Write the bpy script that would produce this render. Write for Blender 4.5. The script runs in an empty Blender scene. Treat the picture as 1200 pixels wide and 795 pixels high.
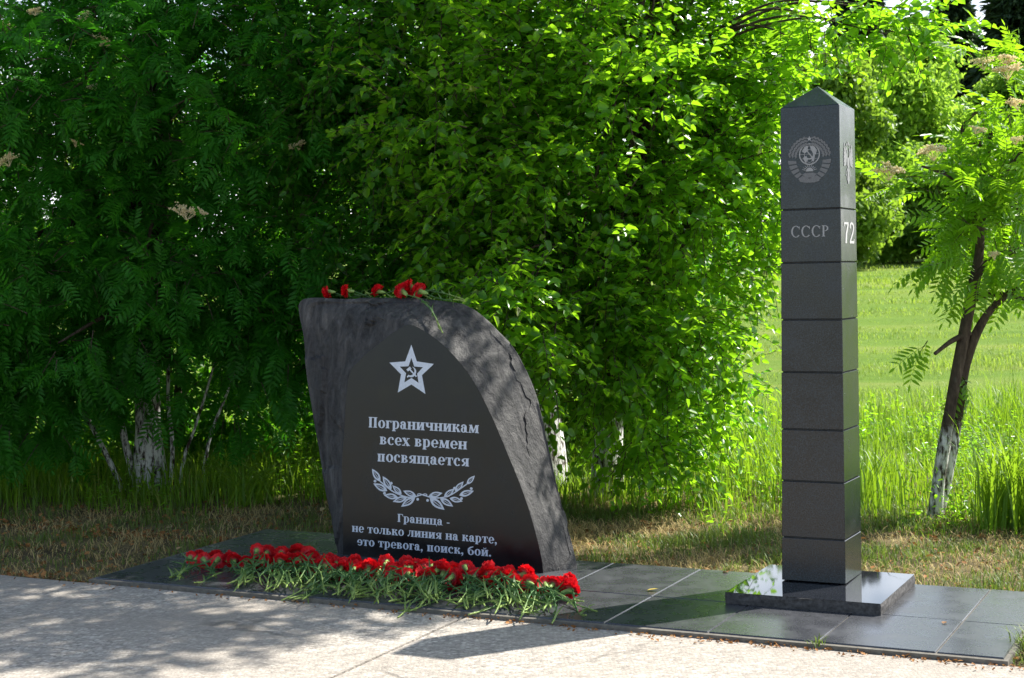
import bpy, bmesh, math, random
import numpy as np
from mathutils import Vector, Matrix

rng = np.random.default_rng(7)
random.seed(7)
SC = bpy.context.scene
COL = SC.collection
rad = math.radians

# ------------------------------------------------------------------ camera
CAM_H = 1.45
F_PX, PITCH, ROLL, YAW = 1860.1, rad(2.995), rad(-1.339), rad(26.382)   # focal length in pixels of a 1200 wide picture
_fwd = np.array([0, math.cos(PITCH), -math.sin(PITCH)])
_r0 = np.array([1., 0, 0]); _u0 = np.array([0, math.sin(PITCH), math.cos(PITCH)])
_right = math.cos(ROLL) * _r0 + math.sin(ROLL) * _u0
_up = -math.sin(ROLL) * _r0 + math.cos(ROLL) * _u0
cam_d = bpy.data.cameras.new('camera'); cam = bpy.data.objects.new('camera', cam_d); COL.objects.link(cam)
cam_d.sensor_width = 36.0; cam_d.lens = F_PX / 1200 * 36.0
cam_d.clip_start = 0.05; cam_d.clip_end = 3000
M = Matrix.Identity(4)
for i in range(3):
    M[i][0] = _right[i]; M[i][1] = _up[i]; M[i][2] = -_fwd[i]
M[2][3] = CAM_H
cam.matrix_world = M
cam_d.dof.use_dof = True; cam_d.dof.focus_distance = 7.2; cam_d.dof.aperture_fstop = 10.0
SC.camera = cam

# ------------------------------------------------------------------ light
SUN_AZ, SUN_EL = rad(62.5), rad(48.3)
S = Vector((math.sin(SUN_AZ) * math.cos(SUN_EL), math.cos(SUN_AZ) * math.cos(SUN_EL), math.sin(SUN_EL)))
W = bpy.data.worlds.new('World'); SC.world = W; W.use_nodes = True
nt = W.node_tree
sky = nt.nodes.new('ShaderNodeTexSky'); sky.sky_type = 'NISHITA'; sky.sun_disc = False
sky.sun_elevation = SUN_EL; sky.sun_rotation = SUN_AZ; sky.air_density = 1.0; sky.dust_density = 0.6
bg = nt.nodes['Background']; bg.inputs['Strength'].default_value = 0.085
tc = nt.nodes.new('ShaderNodeTexCoord'); mp = nt.nodes.new('ShaderNodeMapping'); mp.inputs['Scale'].default_value = (1, 1, 2.2)
nz = nt.nodes.new('ShaderNodeTexNoise'); nz.inputs['Scale'].default_value = 3.2; nz.inputs['Detail'].default_value = 8; nz.inputs['Roughness'].default_value = .58
rp = nt.nodes.new('ShaderNodeValToRGB'); rp.color_ramp.elements[0].position = .36; rp.color_ramp.elements[1].position = .56
mxw = nt.nodes.new('ShaderNodeMix'); mxw.data_type = 'RGBA'; mxw.inputs[7].default_value = (17, 17.4, 18.4, 1)      # thin white summer clouds
nt.links.new(tc.outputs['Generated'], mp.inputs['Vector']); nt.links.new(mp.outputs[0], nz.inputs['Vector']); nt.links.new(nz.outputs['Fac'], rp.inputs['Fac'])
sx = nt.nodes.new('ShaderNodeSeparateXYZ'); nt.links.new(tc.outputs['Generated'], sx.inputs[0])
lo_ = nt.nodes.new('ShaderNodeMapRange'); lo_.inputs[1].default_value = .10; lo_.inputs[2].default_value = .75; lo_.inputs[3].default_value = 1.0; lo_.inputs[4].default_value = .25
nt.links.new(sx.outputs['Z'], lo_.inputs[0]); ml_ = nt.nodes.new('ShaderNodeMath'); ml_.operation = 'MULTIPLY'
nt.links.new(rp.outputs['Color'], ml_.inputs[0]); nt.links.new(lo_.outputs[0], ml_.inputs[1]); dt_ = nt.nodes.new('ShaderNodeVectorMath'); dt_.operation = 'DOT_PRODUCT'; dt_.inputs[1].default_value = (math.sin(SUN_AZ), math.cos(SUN_AZ), 0)
nt.links.new(tc.outputs['Generated'], dt_.inputs[0])
sd_ = nt.nodes.new('ShaderNodeMapRange'); sd_.inputs[1].default_value = -.3; sd_.inputs[2].default_value = .8; sd_.inputs[3].default_value = .12; sd_.inputs[4].default_value = 1.0
nt.links.new(dt_.outputs['Value'], sd_.inputs[0]); m2_ = nt.nodes.new('ShaderNodeMath'); m2_.operation = 'MULTIPLY'
nt.links.new(ml_.outputs[0], m2_.inputs[0]); nt.links.new(sd_.outputs[0], m2_.inputs[1]); nt.links.new(m2_.outputs[0], mxw.inputs[0]); nt.links.new(sky.outputs[0], mxw.inputs[6]); nt.links.new(mxw.outputs[2], bg.inputs['Color'])
sun_d = bpy.data.lights.new('sun', 'SUN'); sun = bpy.data.objects.new('sun', sun_d); COL.objects.link(sun)
sun_d.energy = 5.0; sun_d.angle = rad(0.53); sun_d.color = (1.0, 0.955, 0.88)
sun.rotation_euler = S.to_track_quat('Z', 'Y').to_euler()
vs = SC.view_settings
SC.display_settings.display_device = 'sRGB'
vs.view_transform = 'Standard'; vs.look = 'None'; vs.exposure = 1.12; vs.gamma = 1.0; vs.use_curve_mapping = False
cy = SC.cycles
cy.use_denoising = True
cy.max_bounces = 9; cy.diffuse_bounces = 6; cy.glossy_bounces = 3; cy.transmission_bounces = 4; cy.transparent_max_bounces = 4
cy.sample_clamp_indirect = 6.0

# ------------------------------------------------------------------ measuring helpers
UV = np.array([math.cos(YAW), -math.sin(YAW), 0.]); VV = np.array([math.sin(YAW), math.cos(YAW), 0.])   # along / across the paving
O3 = np.array([0, 0, CAM_H])
def ray(q): return (q[0] - 600) / F_PX * _right - (q[1] - 397.5) / F_PX * _up + _fwd
def ground(q, z=0.0):
    d = ray(q); return O3 + d * ((z - CAM_H) / d[2])
def at(q, Y):
    d = ray(q); return O3 + d * (Y / d[1])
def SV(s, v, z=0.0):
    p = UV * s + VV * v; return np.array([p[0], p[1], z])

# ------------------------------------------------------------------ object helpers
def setp(o, label=None, cat=None, group=None, kind=None):
    if label: o['label'] = label
    if cat: o['category'] = cat
    if group: o['group'] = group
    if kind: o['kind'] = kind
    return o
def empty(name, loc, label, cat, group=None, rot=(0, 0, 0)):
    o = bpy.data.objects.new(name, None); COL.objects.link(o); o.location = loc; o.rotation_euler = rot
    o.empty_display_size = 0.1
    return setp(o, label, cat, group)
def link(name, me, parent=None, loc=None):
    o = bpy.data.objects.new(name, me); COL.objects.link(o)
    if parent: o.parent = parent
    if loc is not None: o.location = loc
    return o
def pymesh(name, verts, faces, mat, smooth=False):
    me = bpy.data.meshes.new(name); me.from_pydata([tuple(map(float, v)) for v in verts], [], faces)
    me.materials.append(mat)
    if smooth: me.polygons.foreach_set('use_smooth', [True] * len(me.polygons))
    me.update(); return me
def quadmesh(name, V, Q, mat, smooth=False, mats=None, midx=None):
    V = np.asarray(V, np.float32).reshape(-1, 3); Q = np.asarray(Q, np.int32).reshape(-1, 4)
    me = bpy.data.meshes.new(name)
    me.vertices.add(len(V)); me.vertices.foreach_set('co', V.ravel())
    me.loops.add(Q.size); me.loops.foreach_set('vertex_index', Q.ravel())
    me.polygons.add(len(Q)); me.polygons.foreach_set('loop_start', np.arange(0, Q.size, 4, dtype=np.int32))
    if smooth: me.polygons.foreach_set('use_smooth', np.ones(len(Q), dtype=bool))
    me.materials.append(mat)
    me.update(calc_edges=True); return me
class MB:
    """collects shapes for ONE mesh"""
    def __init__(s): s.v = []; s.f = []
    def add(s, verts, faces):
        b = len(s.v); s.v += [tuple(map(float, p)) for p in verts]; s.f += [tuple(i + b for i in f) for f in faces]
    def tube(s, pts, rr, n=8, cap=True):
        pts = [np.asarray(p, float) for p in pts]; vs_, fs = [], []
        prev = None
        for i, p in enumerate(pts):
            t = pts[min(i + 1, len(pts) - 1)] - pts[max(i - 1, 0)]; t = t / (np.linalg.norm(t) + 1e-9)
            a = np.array([1., 0, 0]) if abs(t[0]) < .8 else np.array([0, 1., 0])
            if prev is not None: a = prev
            a = a - t * (a @ t); a /= np.linalg.norm(a) + 1e-9; prev = a; b = np.cross(t, a)
            for k in range(n):
                th = 2 * math.pi * k / n
                r = rr[i] if not callable(rr) else rr(i, th)
                vs_.append(p + (a * math.cos(th) + b * math.sin(th)) * r)
        for i in range(len(pts) - 1):
            for k in range(n):
                fs.append((i * n + k, i * n + (k + 1) % n, (i + 1) * n + (k + 1) % n, (i + 1) * n + k))
        if cap:
            fs.append(tuple(range(n - 1, -1, -1))); fs.append(tuple((len(pts) - 1) * n + k for k in range(n)))
        s.add(vs_, fs)
    def mesh(s, name, mat, smooth=True): return pymesh(name, s.v, s.f, mat, smooth)
def smooth_path(pts, n=6):
    """Catmull-Rom"""
    P = [np.asarray(p, float) for p in pts]; P = [2 * P[0] - P[1]] + P + [2 * P[-1] - P[-2]]; out = []
    for i in range(1, len(P) - 2):
        for k in range(n):
            t = k / n
            out.append(.5 * ((2 * P[i]) + (-P[i-1] + P[i+1]) * t + (2*P[i-1] - 5*P[i] + 4*P[i+1] - P[i+2]) * t*t + (-P[i-1] + 3*P[i] - 3*P[i+1] + P[i+2]) * t**3))
    out.append(P[-2]); return out

# ------------------------------------------------------------------ material helpers
class NM:
    def __init__(s, name):
        s.m = bpy.data.materials.new(name); s.m.use_nodes = True; s.t = s.m.node_tree; s.n = s.t.nodes
        s.b = s.n['Principled BSDF']; s.out = s.n['Material Output']
    def new(s, kind, **kw):
        x = s.n.new(kind)
        for k, v in kw.items(): setattr(x, k, v)
        return x
    def link(s, a, b): s.t.links.new(a, b)
    def coord(s, which='Object'): return s.new('ShaderNodeTexCoord').outputs[which]
    def pos(s): return s.new('ShaderNodeNewGeometry').outputs['Position']
    def noise(s, scale, detail=4, rough=.55, co=None, dist=0.0):
        x = s.new('ShaderNodeTexNoise'); x.inputs['Scale'].default_value = scale; x.inputs['Detail'].default_value = detail
        x.inputs['Roughness'].default_value = rough; x.inputs['Distortion'].default_value = dist
        if co is not None: s.link(co, x.inputs['Vector'])
        return x.outputs['Fac']
    def voro(s, scale, co=None, feature='F1', out='Distance'):
        x = s.new('ShaderNodeTexVoronoi'); x.feature = feature; x.inputs['Scale'].default_value = scale
        if co is not None: s.link(co, x.inputs['Vector'])
        return x.outputs[out]
    def ramp(s, fac, stops, interp='LINEAR'):
        x = s.new('ShaderNodeValToRGB'); cr = x.color_ramp; cr.interpolation = interp
        while len(cr.elements) < len(stops): cr.elements.new(0.5)
        for e, (p, c) in zip(cr.elements, stops):
            e.position = p; e.color = (*c, 1) if len(c) == 3 else c
        s.link(fac, x.inputs['Fac']); return x.outputs['Color']
    def mix(s, fac, a, b, mode='MIX'):
        x = s.new('ShaderNodeMix', data_type='RGBA', blend_type=mode)
        for sock, val in ((x.inputs[0], fac), (x.inputs[6], a), (x.inputs[7], b)):
            if isinstance(val, (int, float)): sock.default_value = val
            elif isinstance(val, tuple): sock.default_value = (*val, 1)
            else: s.link(val, sock)
        return x.outputs[2]
    def math(s, op, a, b=None, clamp=False):
        x = s.new('ShaderNodeMath', operation=op); x.use_clamp = clamp
        for i, val in enumerate((a, b)):
            if val is None: continue
            if isinstance(val, (int, float)): x.inputs[i].default_value = val
            else: s.link(val, x.inputs[i])
        return x.outputs[0]
    def maprange(s, val, a, b, c=0., d=1.):
        x = s.new('ShaderNodeMapRange'); x.clamp = True
        s.link(val, x.inputs[0])
        for i, q in enumerate((a, b, c, d)): x.inputs[i + 1].default_value = q
        return x.outputs[0]
    def bump(s, h, strength=.3, dist=.01):
        x = s.new('ShaderNodeBump'); x.inputs['Strength'].default_value = strength; x.inputs['Distance'].default_value = dist
        s.link(h, x.inputs['Height']); s.link(x.outputs[0], s.b.inputs['Normal']); return x
    def set(s, base=None, rough=None, spec=None, **kw):
        for key, val in (('Base Color', base), ('Roughness', rough), ('Specular IOR Level', spec)):
            if val is None: continue
            if isinstance(val, tuple): s.b.inputs[key].default_value = (*val, 1)
            elif isinstance(val, (int, float)): s.b.inputs[key].default_value = val
            else: s.link(val, s.b.inputs[key])
        return s.m

def leaf_mat(name, c_dark, c_light, trans=.45, tcol=None, rough=.38, spec=.5, hue=None):
    m = NM(name)
    geo = m.new('ShaderNodeNewGeometry'); ri = geo.outputs['Random Per Island']
    col = m.ramp(ri, [(0, c_dark), (.75, c_light), (.94, c_light), (1, hue or c_light)])
    m.set(col, rough, spec)
    tr = m.new('ShaderNodeBsdfTranslucent')
    tc = tcol or tuple(min(1, x * k) for x, k in zip(c_light, (2.2, 2.0, .9)))
    m.link(m.mix(.75, col, tc), tr.inputs['Color'])
    mx = m.new('ShaderNodeMixShader'); mx.inputs[0].default_value = trans
    m.link(m.b.outputs[0], mx.inputs[1]); m.link(tr.outputs[0], mx.inputs[2]); m.link(mx.outputs[0], m.out.inputs['Surface'])
    return m.m

# ---- stone, paving, ground materials
def mat_granite(name, base, rough, grain=.5, bumpy=0.0, dust=0.0, spec=.5):
    m = NM(name); co = m.coord('Object')
    n1 = m.noise(170, 3, .75, co); n2 = m.noise(9, 4, .6, co); v1 = m.voro(260, co)
    k = m.math('MULTIPLY', m.ramp(n1, [(.38, (.35,) * 3), (.52, (.9,) * 3), (.66, (2.3,) * 3)]), 1.0)
    c = m.mix(grain, base, m.mix(1.0, base, k, 'MULTIPLY'))
    fl = m.ramp(v1, [(0, (1,) * 3), (.12, (0,) * 3)])
    c = m.mix(m.math('MULTIPLY', fl, .10 * grain), c, (.12, .125, .135))
    c = m.mix(m.math('MULTIPLY', m.ramp(n2, [(.45, (0,) * 3), (.75, (1,) * 3)]), .25 + dust), c, tuple(b * 1.9 + .008 + dust * .1 for b in base))
    r = m.maprange(n2, .3, .75, rough * .8, rough * 1.35)
    m.set(c, r, spec)
    if bumpy: m.bump(n1, bumpy, .002)
    return m.m
M_POST = mat_granite('granite_satin', (.0095, .0145, .0205), .22, 1.0, 0, 0, .55)
M_PLATE = mat_granite('granite_mirror', (.014, .015, .018), .03, .3, 0, 0, .85)
M_TILE = mat_granite('granite_tile', (.048, .050, .056), .27, .6, 0, .16, .8)
M_FACE = mat_granite('stone_polished', (.006, .0065, .008), .22, .3, 0, 0, .35)

def mat_rough_stone():
    m = NM('stone_split'); co = m.coord('Object')
    mp = m.new('ShaderNodeMapping'); mp.inputs['Scale'].default_value = (4.0, 4.0, .9); mp.inputs['Rotation'].default_value = (0, .5, 0); m.link(co, mp.inputs['Vector'])
    n1 = m.noise(4.5, 8, .68, mp.outputs[0], .6); n2 = m.noise(45, 5, .7, co); n3 = m.noise(2.2, 3, .5, co)
    c = m.ramp(n1, [(.32, (.014, .0135, .013)), (.48, (.033, .032, .032)), (.60, (.070, .067, .064)), (.78, (.18, .172, .162))])
    c = m.mix(m.ramp(n2, [(.4, (0,) * 3), (.8, (.45,) * 3)]), c, (.11, .108, .106))
    c = m.mix(m.ramp(n3, [(.5, (0,) * 3), (.75, (.55,) * 3)]), c, (.026, .026, .028))
    m.set(c, .72, .35)
    h = m.math('ADD', m.math('MULTIPLY', n1, .8), m.math('MULTIPLY', n2, .35))
    m.bump(h, .8, .03); return m.m
M_ROUGH = mat_rough_stone()
def plain(name, c, rough=.6, spec=.3, var=.0, sc=60):
    m = NM(name)
    if var:
        n = m.noise(sc, 4, .6, m.coord('Object'))
        m.set(m.mix(m.ramp(n, [(.3, (0,) * 3), (.7, (1,) * 3)]), tuple(x * (1 - var) for x in c), tuple(min(1, x * (1 + var)) for x in c)), rough, spec)
    else: m.set(c, rough, spec)
    return m.m
M_PAINT = plain('lettering_white', (.62, .67, .74), .55, .3, .08, 90)
M_NUM = plain('number_white', (.46, .46, .45), .5, .3)
M_ENGR = plain('engraved_grey', (.30, .305, .31), .8, .2, .35, 500)
M_ENGD = plain('engraved_faint', (.15, .155, .16), .8, .2, .45, 600)
M_ENGL = plain('engraved_light', (.24, .25, .25), .8, .2, .25, 400)
M_MORTAR = plain('mortar', (.15, .14, .12), .9, .1, .25, 40)
M_SIDE = plain('sawn_side', (.075, .072, .07), .85, .2, .5, 70)

def mat_concrete():
    m = NM('concrete_aggregate'); co = m.pos()
    a = m.voro(62, co, out='Color'); d = m.voro(62, co); n = m.noise(1.1, 6, .6, co); n2 = m.noise(160, 3, .6, co); n3 = m.noise(9, 5, .65, co)
    sep = m.new('ShaderNodeSeparateColor'); m.link(a, sep.inputs[0])
    c = m.ramp(sep.outputs[0], [(0, (.16, .145, .125)), (.35, (.34, .305, .265)), (.75, (.46, .415, .35)), (1, (.66, .60, .52))])
    c = m.mix(m.ramp(d, [(.35, (0,) * 3), (.7, (.55,) * 3)]), c, (.23, .21, .185))
    c = m.mix(m.ramp(n2, [(.35, (0,) * 3), (.75, (.5,) * 3)]), c, (.50, .46, .41))
    c = m.mix(m.ramp(n, [(.35, (.75,) * 3), (.65, (0,) * 3)]), c, (.30, .265, .225))
    c = m.mix(m.ramp(n3, [(.58, (0,) * 3), (.72, (.45,) * 3)]), c, (.26, .24, .215))
    # hairline cracks
    cr = m.new('ShaderNodeTexVoronoi'); cr.feature = 'DISTANCE_TO_EDGE'; cr.inputs['Scale'].default_value = .55
    wob = m.new('ShaderNodeVectorMath', operation='ADD'); nz = m.new('ShaderNodeTexNoise'); nz.inputs['Scale'].default_value = 3.5; nz.inputs['Detail'].default_value = 6
    m.link(co, nz.inputs['Vector']); sc = m.new('ShaderNodeVectorMath', operation='SCALE'); sc.inputs['Scale'].default_value = .35
    m.link(nz.outputs['Color'], sc.inputs[0]); m.link(co, wob.inputs[0]); m.link(sc.outputs[0], wob.inputs[1]); m.link(wob.outputs[0], cr.inputs['Vector'])
    ck = m.ramp(cr.outputs['Distance'], [(0, (1,) * 3), (.006, (.8,) * 3), (.012, (0,) * 3)])
    ck = m.math('MULTIPLY', ck, m.ramp(m.noise(1.3, 2, .5, co), [(.5, (0,) * 3), (.65, (.6,) * 3)]))
    c = m.mix(ck, c, (.10, .09, .075))
    m.set(c, .9, .2)
    m.bump(m.math('ADD', m.math('SUBTRACT', n2, m.math('MULTIPLY', d, .8)), m.math('MULTIPLY', ck, -2.)), .55, .006)
    return m.m
M_CONC = mat_concrete()

def mat_ground():
    m = NM('ground_turf'); co = m.pos()
    sepx = m.new('ShaderNodeSeparateXYZ'); m.link(co, sepx.inputs[0])
    n = m.noise(3.0, 8, .65, co); nf = m.noise(55, 4, .7, co); nb = m.noise(.35, 5, .6, co)
    soil = m.ramp(n, [(.3, (.075, .058, .034)), (.5, (.17, .135, .07)), (.68, (.29, .23, .12))])
    soil = m.mix(m.ramp(nf, [(.35, (0,) * 3), (.7, (.7,) * 3)]), soil, (.055, .045, .032))
    mp = m.new('ShaderNodeMapping'); mp.inputs['Rotation'].default_value = (0, 0, .25); mp.inputs['Scale'].default_value = (.08, .55, 1); m.link(co, mp.inputs['Vector'])
    ns = m.noise(1.0, 5, .6, mp.outputs[0])
    grass = m.ramp(ns, [(.30, (.085, .17, .016)), (.48, (.140, .230, .028)), (.60, (.21, .27, .055)), (.75, (.33, .33, .13))])
    grass = m.mix(m.ramp(nf, [(.3, (0,) * 3), (.75, (.55,) * 3)]), grass, (.075, .125, .018))
    grass = m.mix(m.ramp(nb, [(.45, (0,) * 3), (.7, (.5,) * 3)]), grass, (.155, .205, .03))
    k = m.maprange(sepx.outputs['Y'], 9.6, 12.0)
    m.set(m.mix(k, soil, grass), .95, .1)
    m.bump(m.math('ADD', n, m.math('MULTIPLY', nf, .6)), .8, .05)
    return m.m
M_GROUND = mat_ground()
def mat_bark(name, base, white=None):
    m = NM(name); co = m.coord('Object')
    mp = m.new('ShaderNodeMapping'); mp.inputs['Scale'].default_value = (1, 1, .3); m.link(co, mp.inputs['Vector'])
    n = m.noise(38, 6, .7, mp.outputs[0]); n2 = m.noise(14, 4, .6, co)
    c = m.ramp(n, [(.3, tuple(x * .35 for x in base)), (.55, base), (.75, tuple(min(1, x * 2.0) for x in base))])
    c = m.mix(m.ramp(n2, [(.6, (0,) * 3), (.75, (.5,) * 3)]), c, (.16, .17, .14))
    if white:
        z = m.new('ShaderNodeSeparateXYZ'); m.link(co, z.inputs[0])
        w = m.math('SUBTRACT', z.outputs['Z'], m.math('MULTIPLY', n2, .22))
        k = m.maprange(w, white - .16, white - .06, 1, 0)
        flake = m.ramp(n, [(.42, (0,) * 3), (.55, (1,) * 3)])
        c = m.mix(m.math('MULTIPLY', k, flake), c, (.66, .65, .62))
    m.set(c, .9, .2); m.bump(n, .9, .012); return m.m
M_BARK = mat_bark('bark_brown', (.080, .060, .043))
M_BARKW = mat_bark('bark_whitewashed', (.080, .060, .043), .62)
M_BARKWL = mat_bark('bark_whitewashed_tall', (.07, .05, .035), .95)
M_BARKY = mat_bark('bark_whitewashed_low', (.080, .060, .043), .44)
M_TWIG = plain('twig', (.10, .085, .04), .8, .2, .3, 30)

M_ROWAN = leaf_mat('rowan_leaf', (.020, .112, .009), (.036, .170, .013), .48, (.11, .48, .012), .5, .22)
M_OVATE = leaf_mat('ovate_leaf', (.046, .152, .010), (.092, .245, .016), .56, (.44, .86, .018), .30, .5, (.16, .18, .03))
M_OVATE2 = leaf_mat('broad_leaf', (.028, .118, .009), (.048, .178, .013), .50, (.20, .56, .013), .42, .35)
M_SUNROWAN = leaf_mat('sunlit_rowan_leaf', (.060, .155, .010), (.100, .225, .016), .55, (.42, .78, .016), .38, .4)  # lighter copy of the rowan leaf, sunlight put into its colour
M_GRASS = leaf_mat('tall_grass', (.065, .145, .012), (.14, .26, .022), .48, (.36, .58, .022), .45, .35, (.30, .27, .10))
M_SHORT = leaf_mat('short_grass', (.075, .125, .022), (.125, .180, .036), .35, (.24, .36, .04), .5, .3, (.32, .27, .12))
M_DRY = leaf_mat('dry_grass', (.34, .25, .09), (.54, .42, .19), .25, (.5, .4, .18), .7, .2, (.20, .22, .06))
M_LITTER = leaf_mat('leaf_litter', (.16, .060, .020), (.36, .175, .060), .15, (.5, .25, .07), .7, .2, (.52, .40, .24))
M_MEADOW = leaf_mat('meadow_grass', (.13, .21, .024), (.25, .315, .060), .42, (.42, .60, .06), .5, .3, (.62, .52, .26))
M_WILLOW = leaf_mat('willow_leaf', (.11, .22, .026), (.21, .36, .05), .52, (.50, .80, .06), .5, .3)
M_LIME = leaf_mat('lime_leaf', (.085, .17, .020), (.15, .26, .032), .48, (.36, .58, .04), .45, .4)
M_FARLEAF = leaf_mat('far_leaf', (.040, .100, .014), (.085, .175, .024), .42, (.22, .40, .03), .5, .3)
M_NEEDLE = leaf_mat('needle', (.022, .050, .020), (.045, .085, .032), .15, (.04, .08, .02), .5, .3)
M_CREAM = leaf_mat('cream_blossom', (.84, .72, .46), (.92, .85, .64), .5, (.95, .88, .62), .8, .2)

# ------------------------------------------------------------------ ground, pavement, paving
def gz(x, y):
    """the meadow rises gently away from the memorial"""
    t = np.clip((np.asarray(y, float) - 11.0) / 49.0, 0, 1)
    base = -.036 + .90 * t ** 1.15
    far = np.clip((np.asarray(y, float) - 60) / 140, 0, 1) * 1.2
    return base + far
def build_ground():
    ys = np.concatenate([np.linspace(-400, -20, 8), np.linspace(-12, 16, 57), np.linspace(17, 80, 64), np.geomspace(84, 1600, 24)])
    xs = np.concatenate([-np.geomspace(1200, 14, 20), np.linspace(-12, 12, 49), np.geomspace(14, 1200, 20)])
    X, Y = np.meshgrid(xs, ys); Z = gz(X, Y)
    bumps = .02 * np.sin(X * 2.1 + 1.3 * np.sin(Y * 1.7)) * np.sin(Y * 2.6 + X) * ((Y > 9) & (Y < 60))
    Z = Z + bumps
    n, k = X.shape; V = np.stack([X, Y, Z], -1).reshape(-1, 3)
    i = np.arange(n - 1)[:, None] * k + np.arange(k - 1)[None]; Q = np.stack([i, i + 1, i + k + 1, i + k], -1)
    o = link('ground', quadmesh('ground', V, Q, M_GROUND, True))
    setp(o, 'earth and mown meadow ground stretching back from the memorial', 'ground', kind='structure')
build_ground()
V_FRONT = 5.689; V_BACK = 6.824; V_BACKL = 7.07; V_JOINT = 6.205; S_LEFT = -5.018; S_RIGHT = -.921; TW = .4289
# pavement: panels with an open joint
def slab_box(mb, s0, s1, v0, v1, z0, z1, jit=0):
    n = max(1, int((s1 - s0) / .12)) if jit else 1
    vs_, fs = [], []
    ss = np.linspace(s0, s1, n + 1); e = rng.normal(0, jit, n + 1) if jit else np.zeros(n + 1)
    for k, s in enumerate(ss):
        vs_ += [SV(s, v0, z0), SV(s, v0, z1), SV(s, v1 + e[k], z1), SV(s, v1 + e[k], z0)]
    for k in range(n):
        a, b = 4 * k, 4 * k + 4
        fs += [(a, b, b + 1, a + 1), (a + 1, b + 1, b + 2, a + 2), (a + 2, b + 2, b + 3, a + 3)]
    fs += [(0, 1, 2, 3), (4 * n + 3, 4 * n + 2, 4 * n + 1, 4 * n)]
    mb.add(vs_, fs)
mb = MB()
edges = [-26, -18, -11, -7.05, -3.055, .95, 4.95, 9]
for a, b in zip(edges[:-1], edges[1:]):
    slab_box(mb, a + .008, b - .008, -2.6, V_FRONT - .024, -.15, -.022, .004)
    slab_box(mb, a + .008, b - .008, -7.0, -2.62, -.15, -.022)
o = link('pavement', mb.mesh('pavement', M_CONC, False)); setp(o, 'sunlit pale concrete pavement with an open joint in front of the memorial', 'pavement', kind='structure')
mb = MB(); slab_box(mb, S_LEFT - .02, S_RIGHT + .015, V_FRONT - .022, V_BACK + .01, -.15, -.0055)
slab_box(mb, S_LEFT - .02, -3.303, V_BACK + .012, V_BACKL + .01, -.15, -.0055)
o = link('mortar_bed', mb.mesh('mortar_bed', M_MORTAR, False)); setp(o, 'pale mortar bed showing in the joints of the black granite paving', 'mortar bed', kind='structure')
# tiles
mb = MB()
def tile(s0, s1, v0, v1):
    g = .0022; b = .003; z = 0.0
    a = [SV(s0 + g, v0 + g, -.005), SV(s1 - g, v0 + g, -.005), SV(s1 - g, v1 - g, -.005), SV(s0 + g, v1 - g, -.005)]
    t = [SV(s0 + g + b, v0 + g + b, z), SV(s1 - g - b, v0 + g + b, z), SV(s1 - g - b, v1 - g - b, z), SV(s0 + g + b, v1 - g - b, z)]
    dz = rng.normal(0, .0005, 4)
    t = [p + np.array([0, 0, d]) for p, d in zip(t, dz)]
    c = (t[0] + t[1] + t[2] + t[3]) / 4
    mb.add(a + t, [(4, 5, 6, 7), (0, 1, 5, 4), (1, 2, 6, 5), (2, 3, 7, 6), (3, 0, 4, 7)])
ss = [-2.445 + TW * k for k in range(-6, 4)]; ss[0] = S_LEFT; ss.append(S_RIGHT)
for s0, s1 in zip(ss[:-1], ss[1:]):
    vb = V_BACKL if s1 < -3.1 else V_BACK
    tile(s0, s1, V_FRONT, V_JOINT); tile(s0, s1, V_JOINT, vb)
o = link('granite_paving', mb.mesh('granite_paving', M_TILE, False)); setp(o, 'black polished granite paving tiles under the stone and the post', 'paving', kind='structure')

# ------------------------------------------------------------------ flat marks (lettering, emblems)
class Marks:
    """flat cut pieces in a 2D plane, each a hair above the last so no faces coincide"""
    def __init__(s, f): s.f = f; s.v = []; s.q = []; s.k = 0
    def poly(s, pts, faces=None, lift=0):
        b = len(s.v); s.k += 1; h = .0014 + s.k * .000012 + lift
        s.v += [s.f(x, y, h) for x, y in pts]
        s.q += [tuple(i + b for i in f) for f in (faces or [tuple(range(len(pts)))])]
    def strip(s, A, B, closed=False, lift=0):
        n = len(A); P = list(A) + list(B); F = []
        for i in range(n if closed else n - 1):
            j = (i + 1) % n; F.append((i, j, n + j, n + i))
        s.poly(P, F, lift)
    def rect(s, x0, y0, x1, y1): s.poly([(x0, y0), (x1, y0), (x1, y1), (x0, y1)])
    def line(s, pts, w):
        P = [np.asarray(p, float) for p in pts]; A, B = [], []
        for i, p in enumerate(P):
            t = P[min(i + 1, len(P) - 1)] - P[max(i - 1, 0)]; t = t / (np.linalg.norm(t) + 1e-9); n = np.array([-t[1], t[0]])
            ww = w[i] if hasattr(w, '__len__') else w
            A.append(p + n * ww / 2); B.append(p - n * ww / 2)
        s.strip(A, B)
    def ring(s, cx, cy_, rx, ry, wx, wy, a0=0, a1=360, n=28):
        a = [math.radians(a0 + (a1 - a0) * i / n) for i in range(n + 1)]
        s.strip([(cx + rx * math.cos(t), cy_ + ry * math.sin(t)) for t in a], [(cx + (rx - wx) * math.cos(t), cy_ + (ry - wy) * math.sin(t)) for t in a])
    def disc(s, cx, cy_, rx, ry=None, n=14):
        ry = ry or rx; s.poly([(cx + rx * math.cos(2 * math.pi * i / n), cy_ + ry * math.sin(2 * math.pi * i / n)) for i in range(n)])
    def mesh(s, name, mat): return pymesh(name, s.v, s.q, mat)

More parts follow.
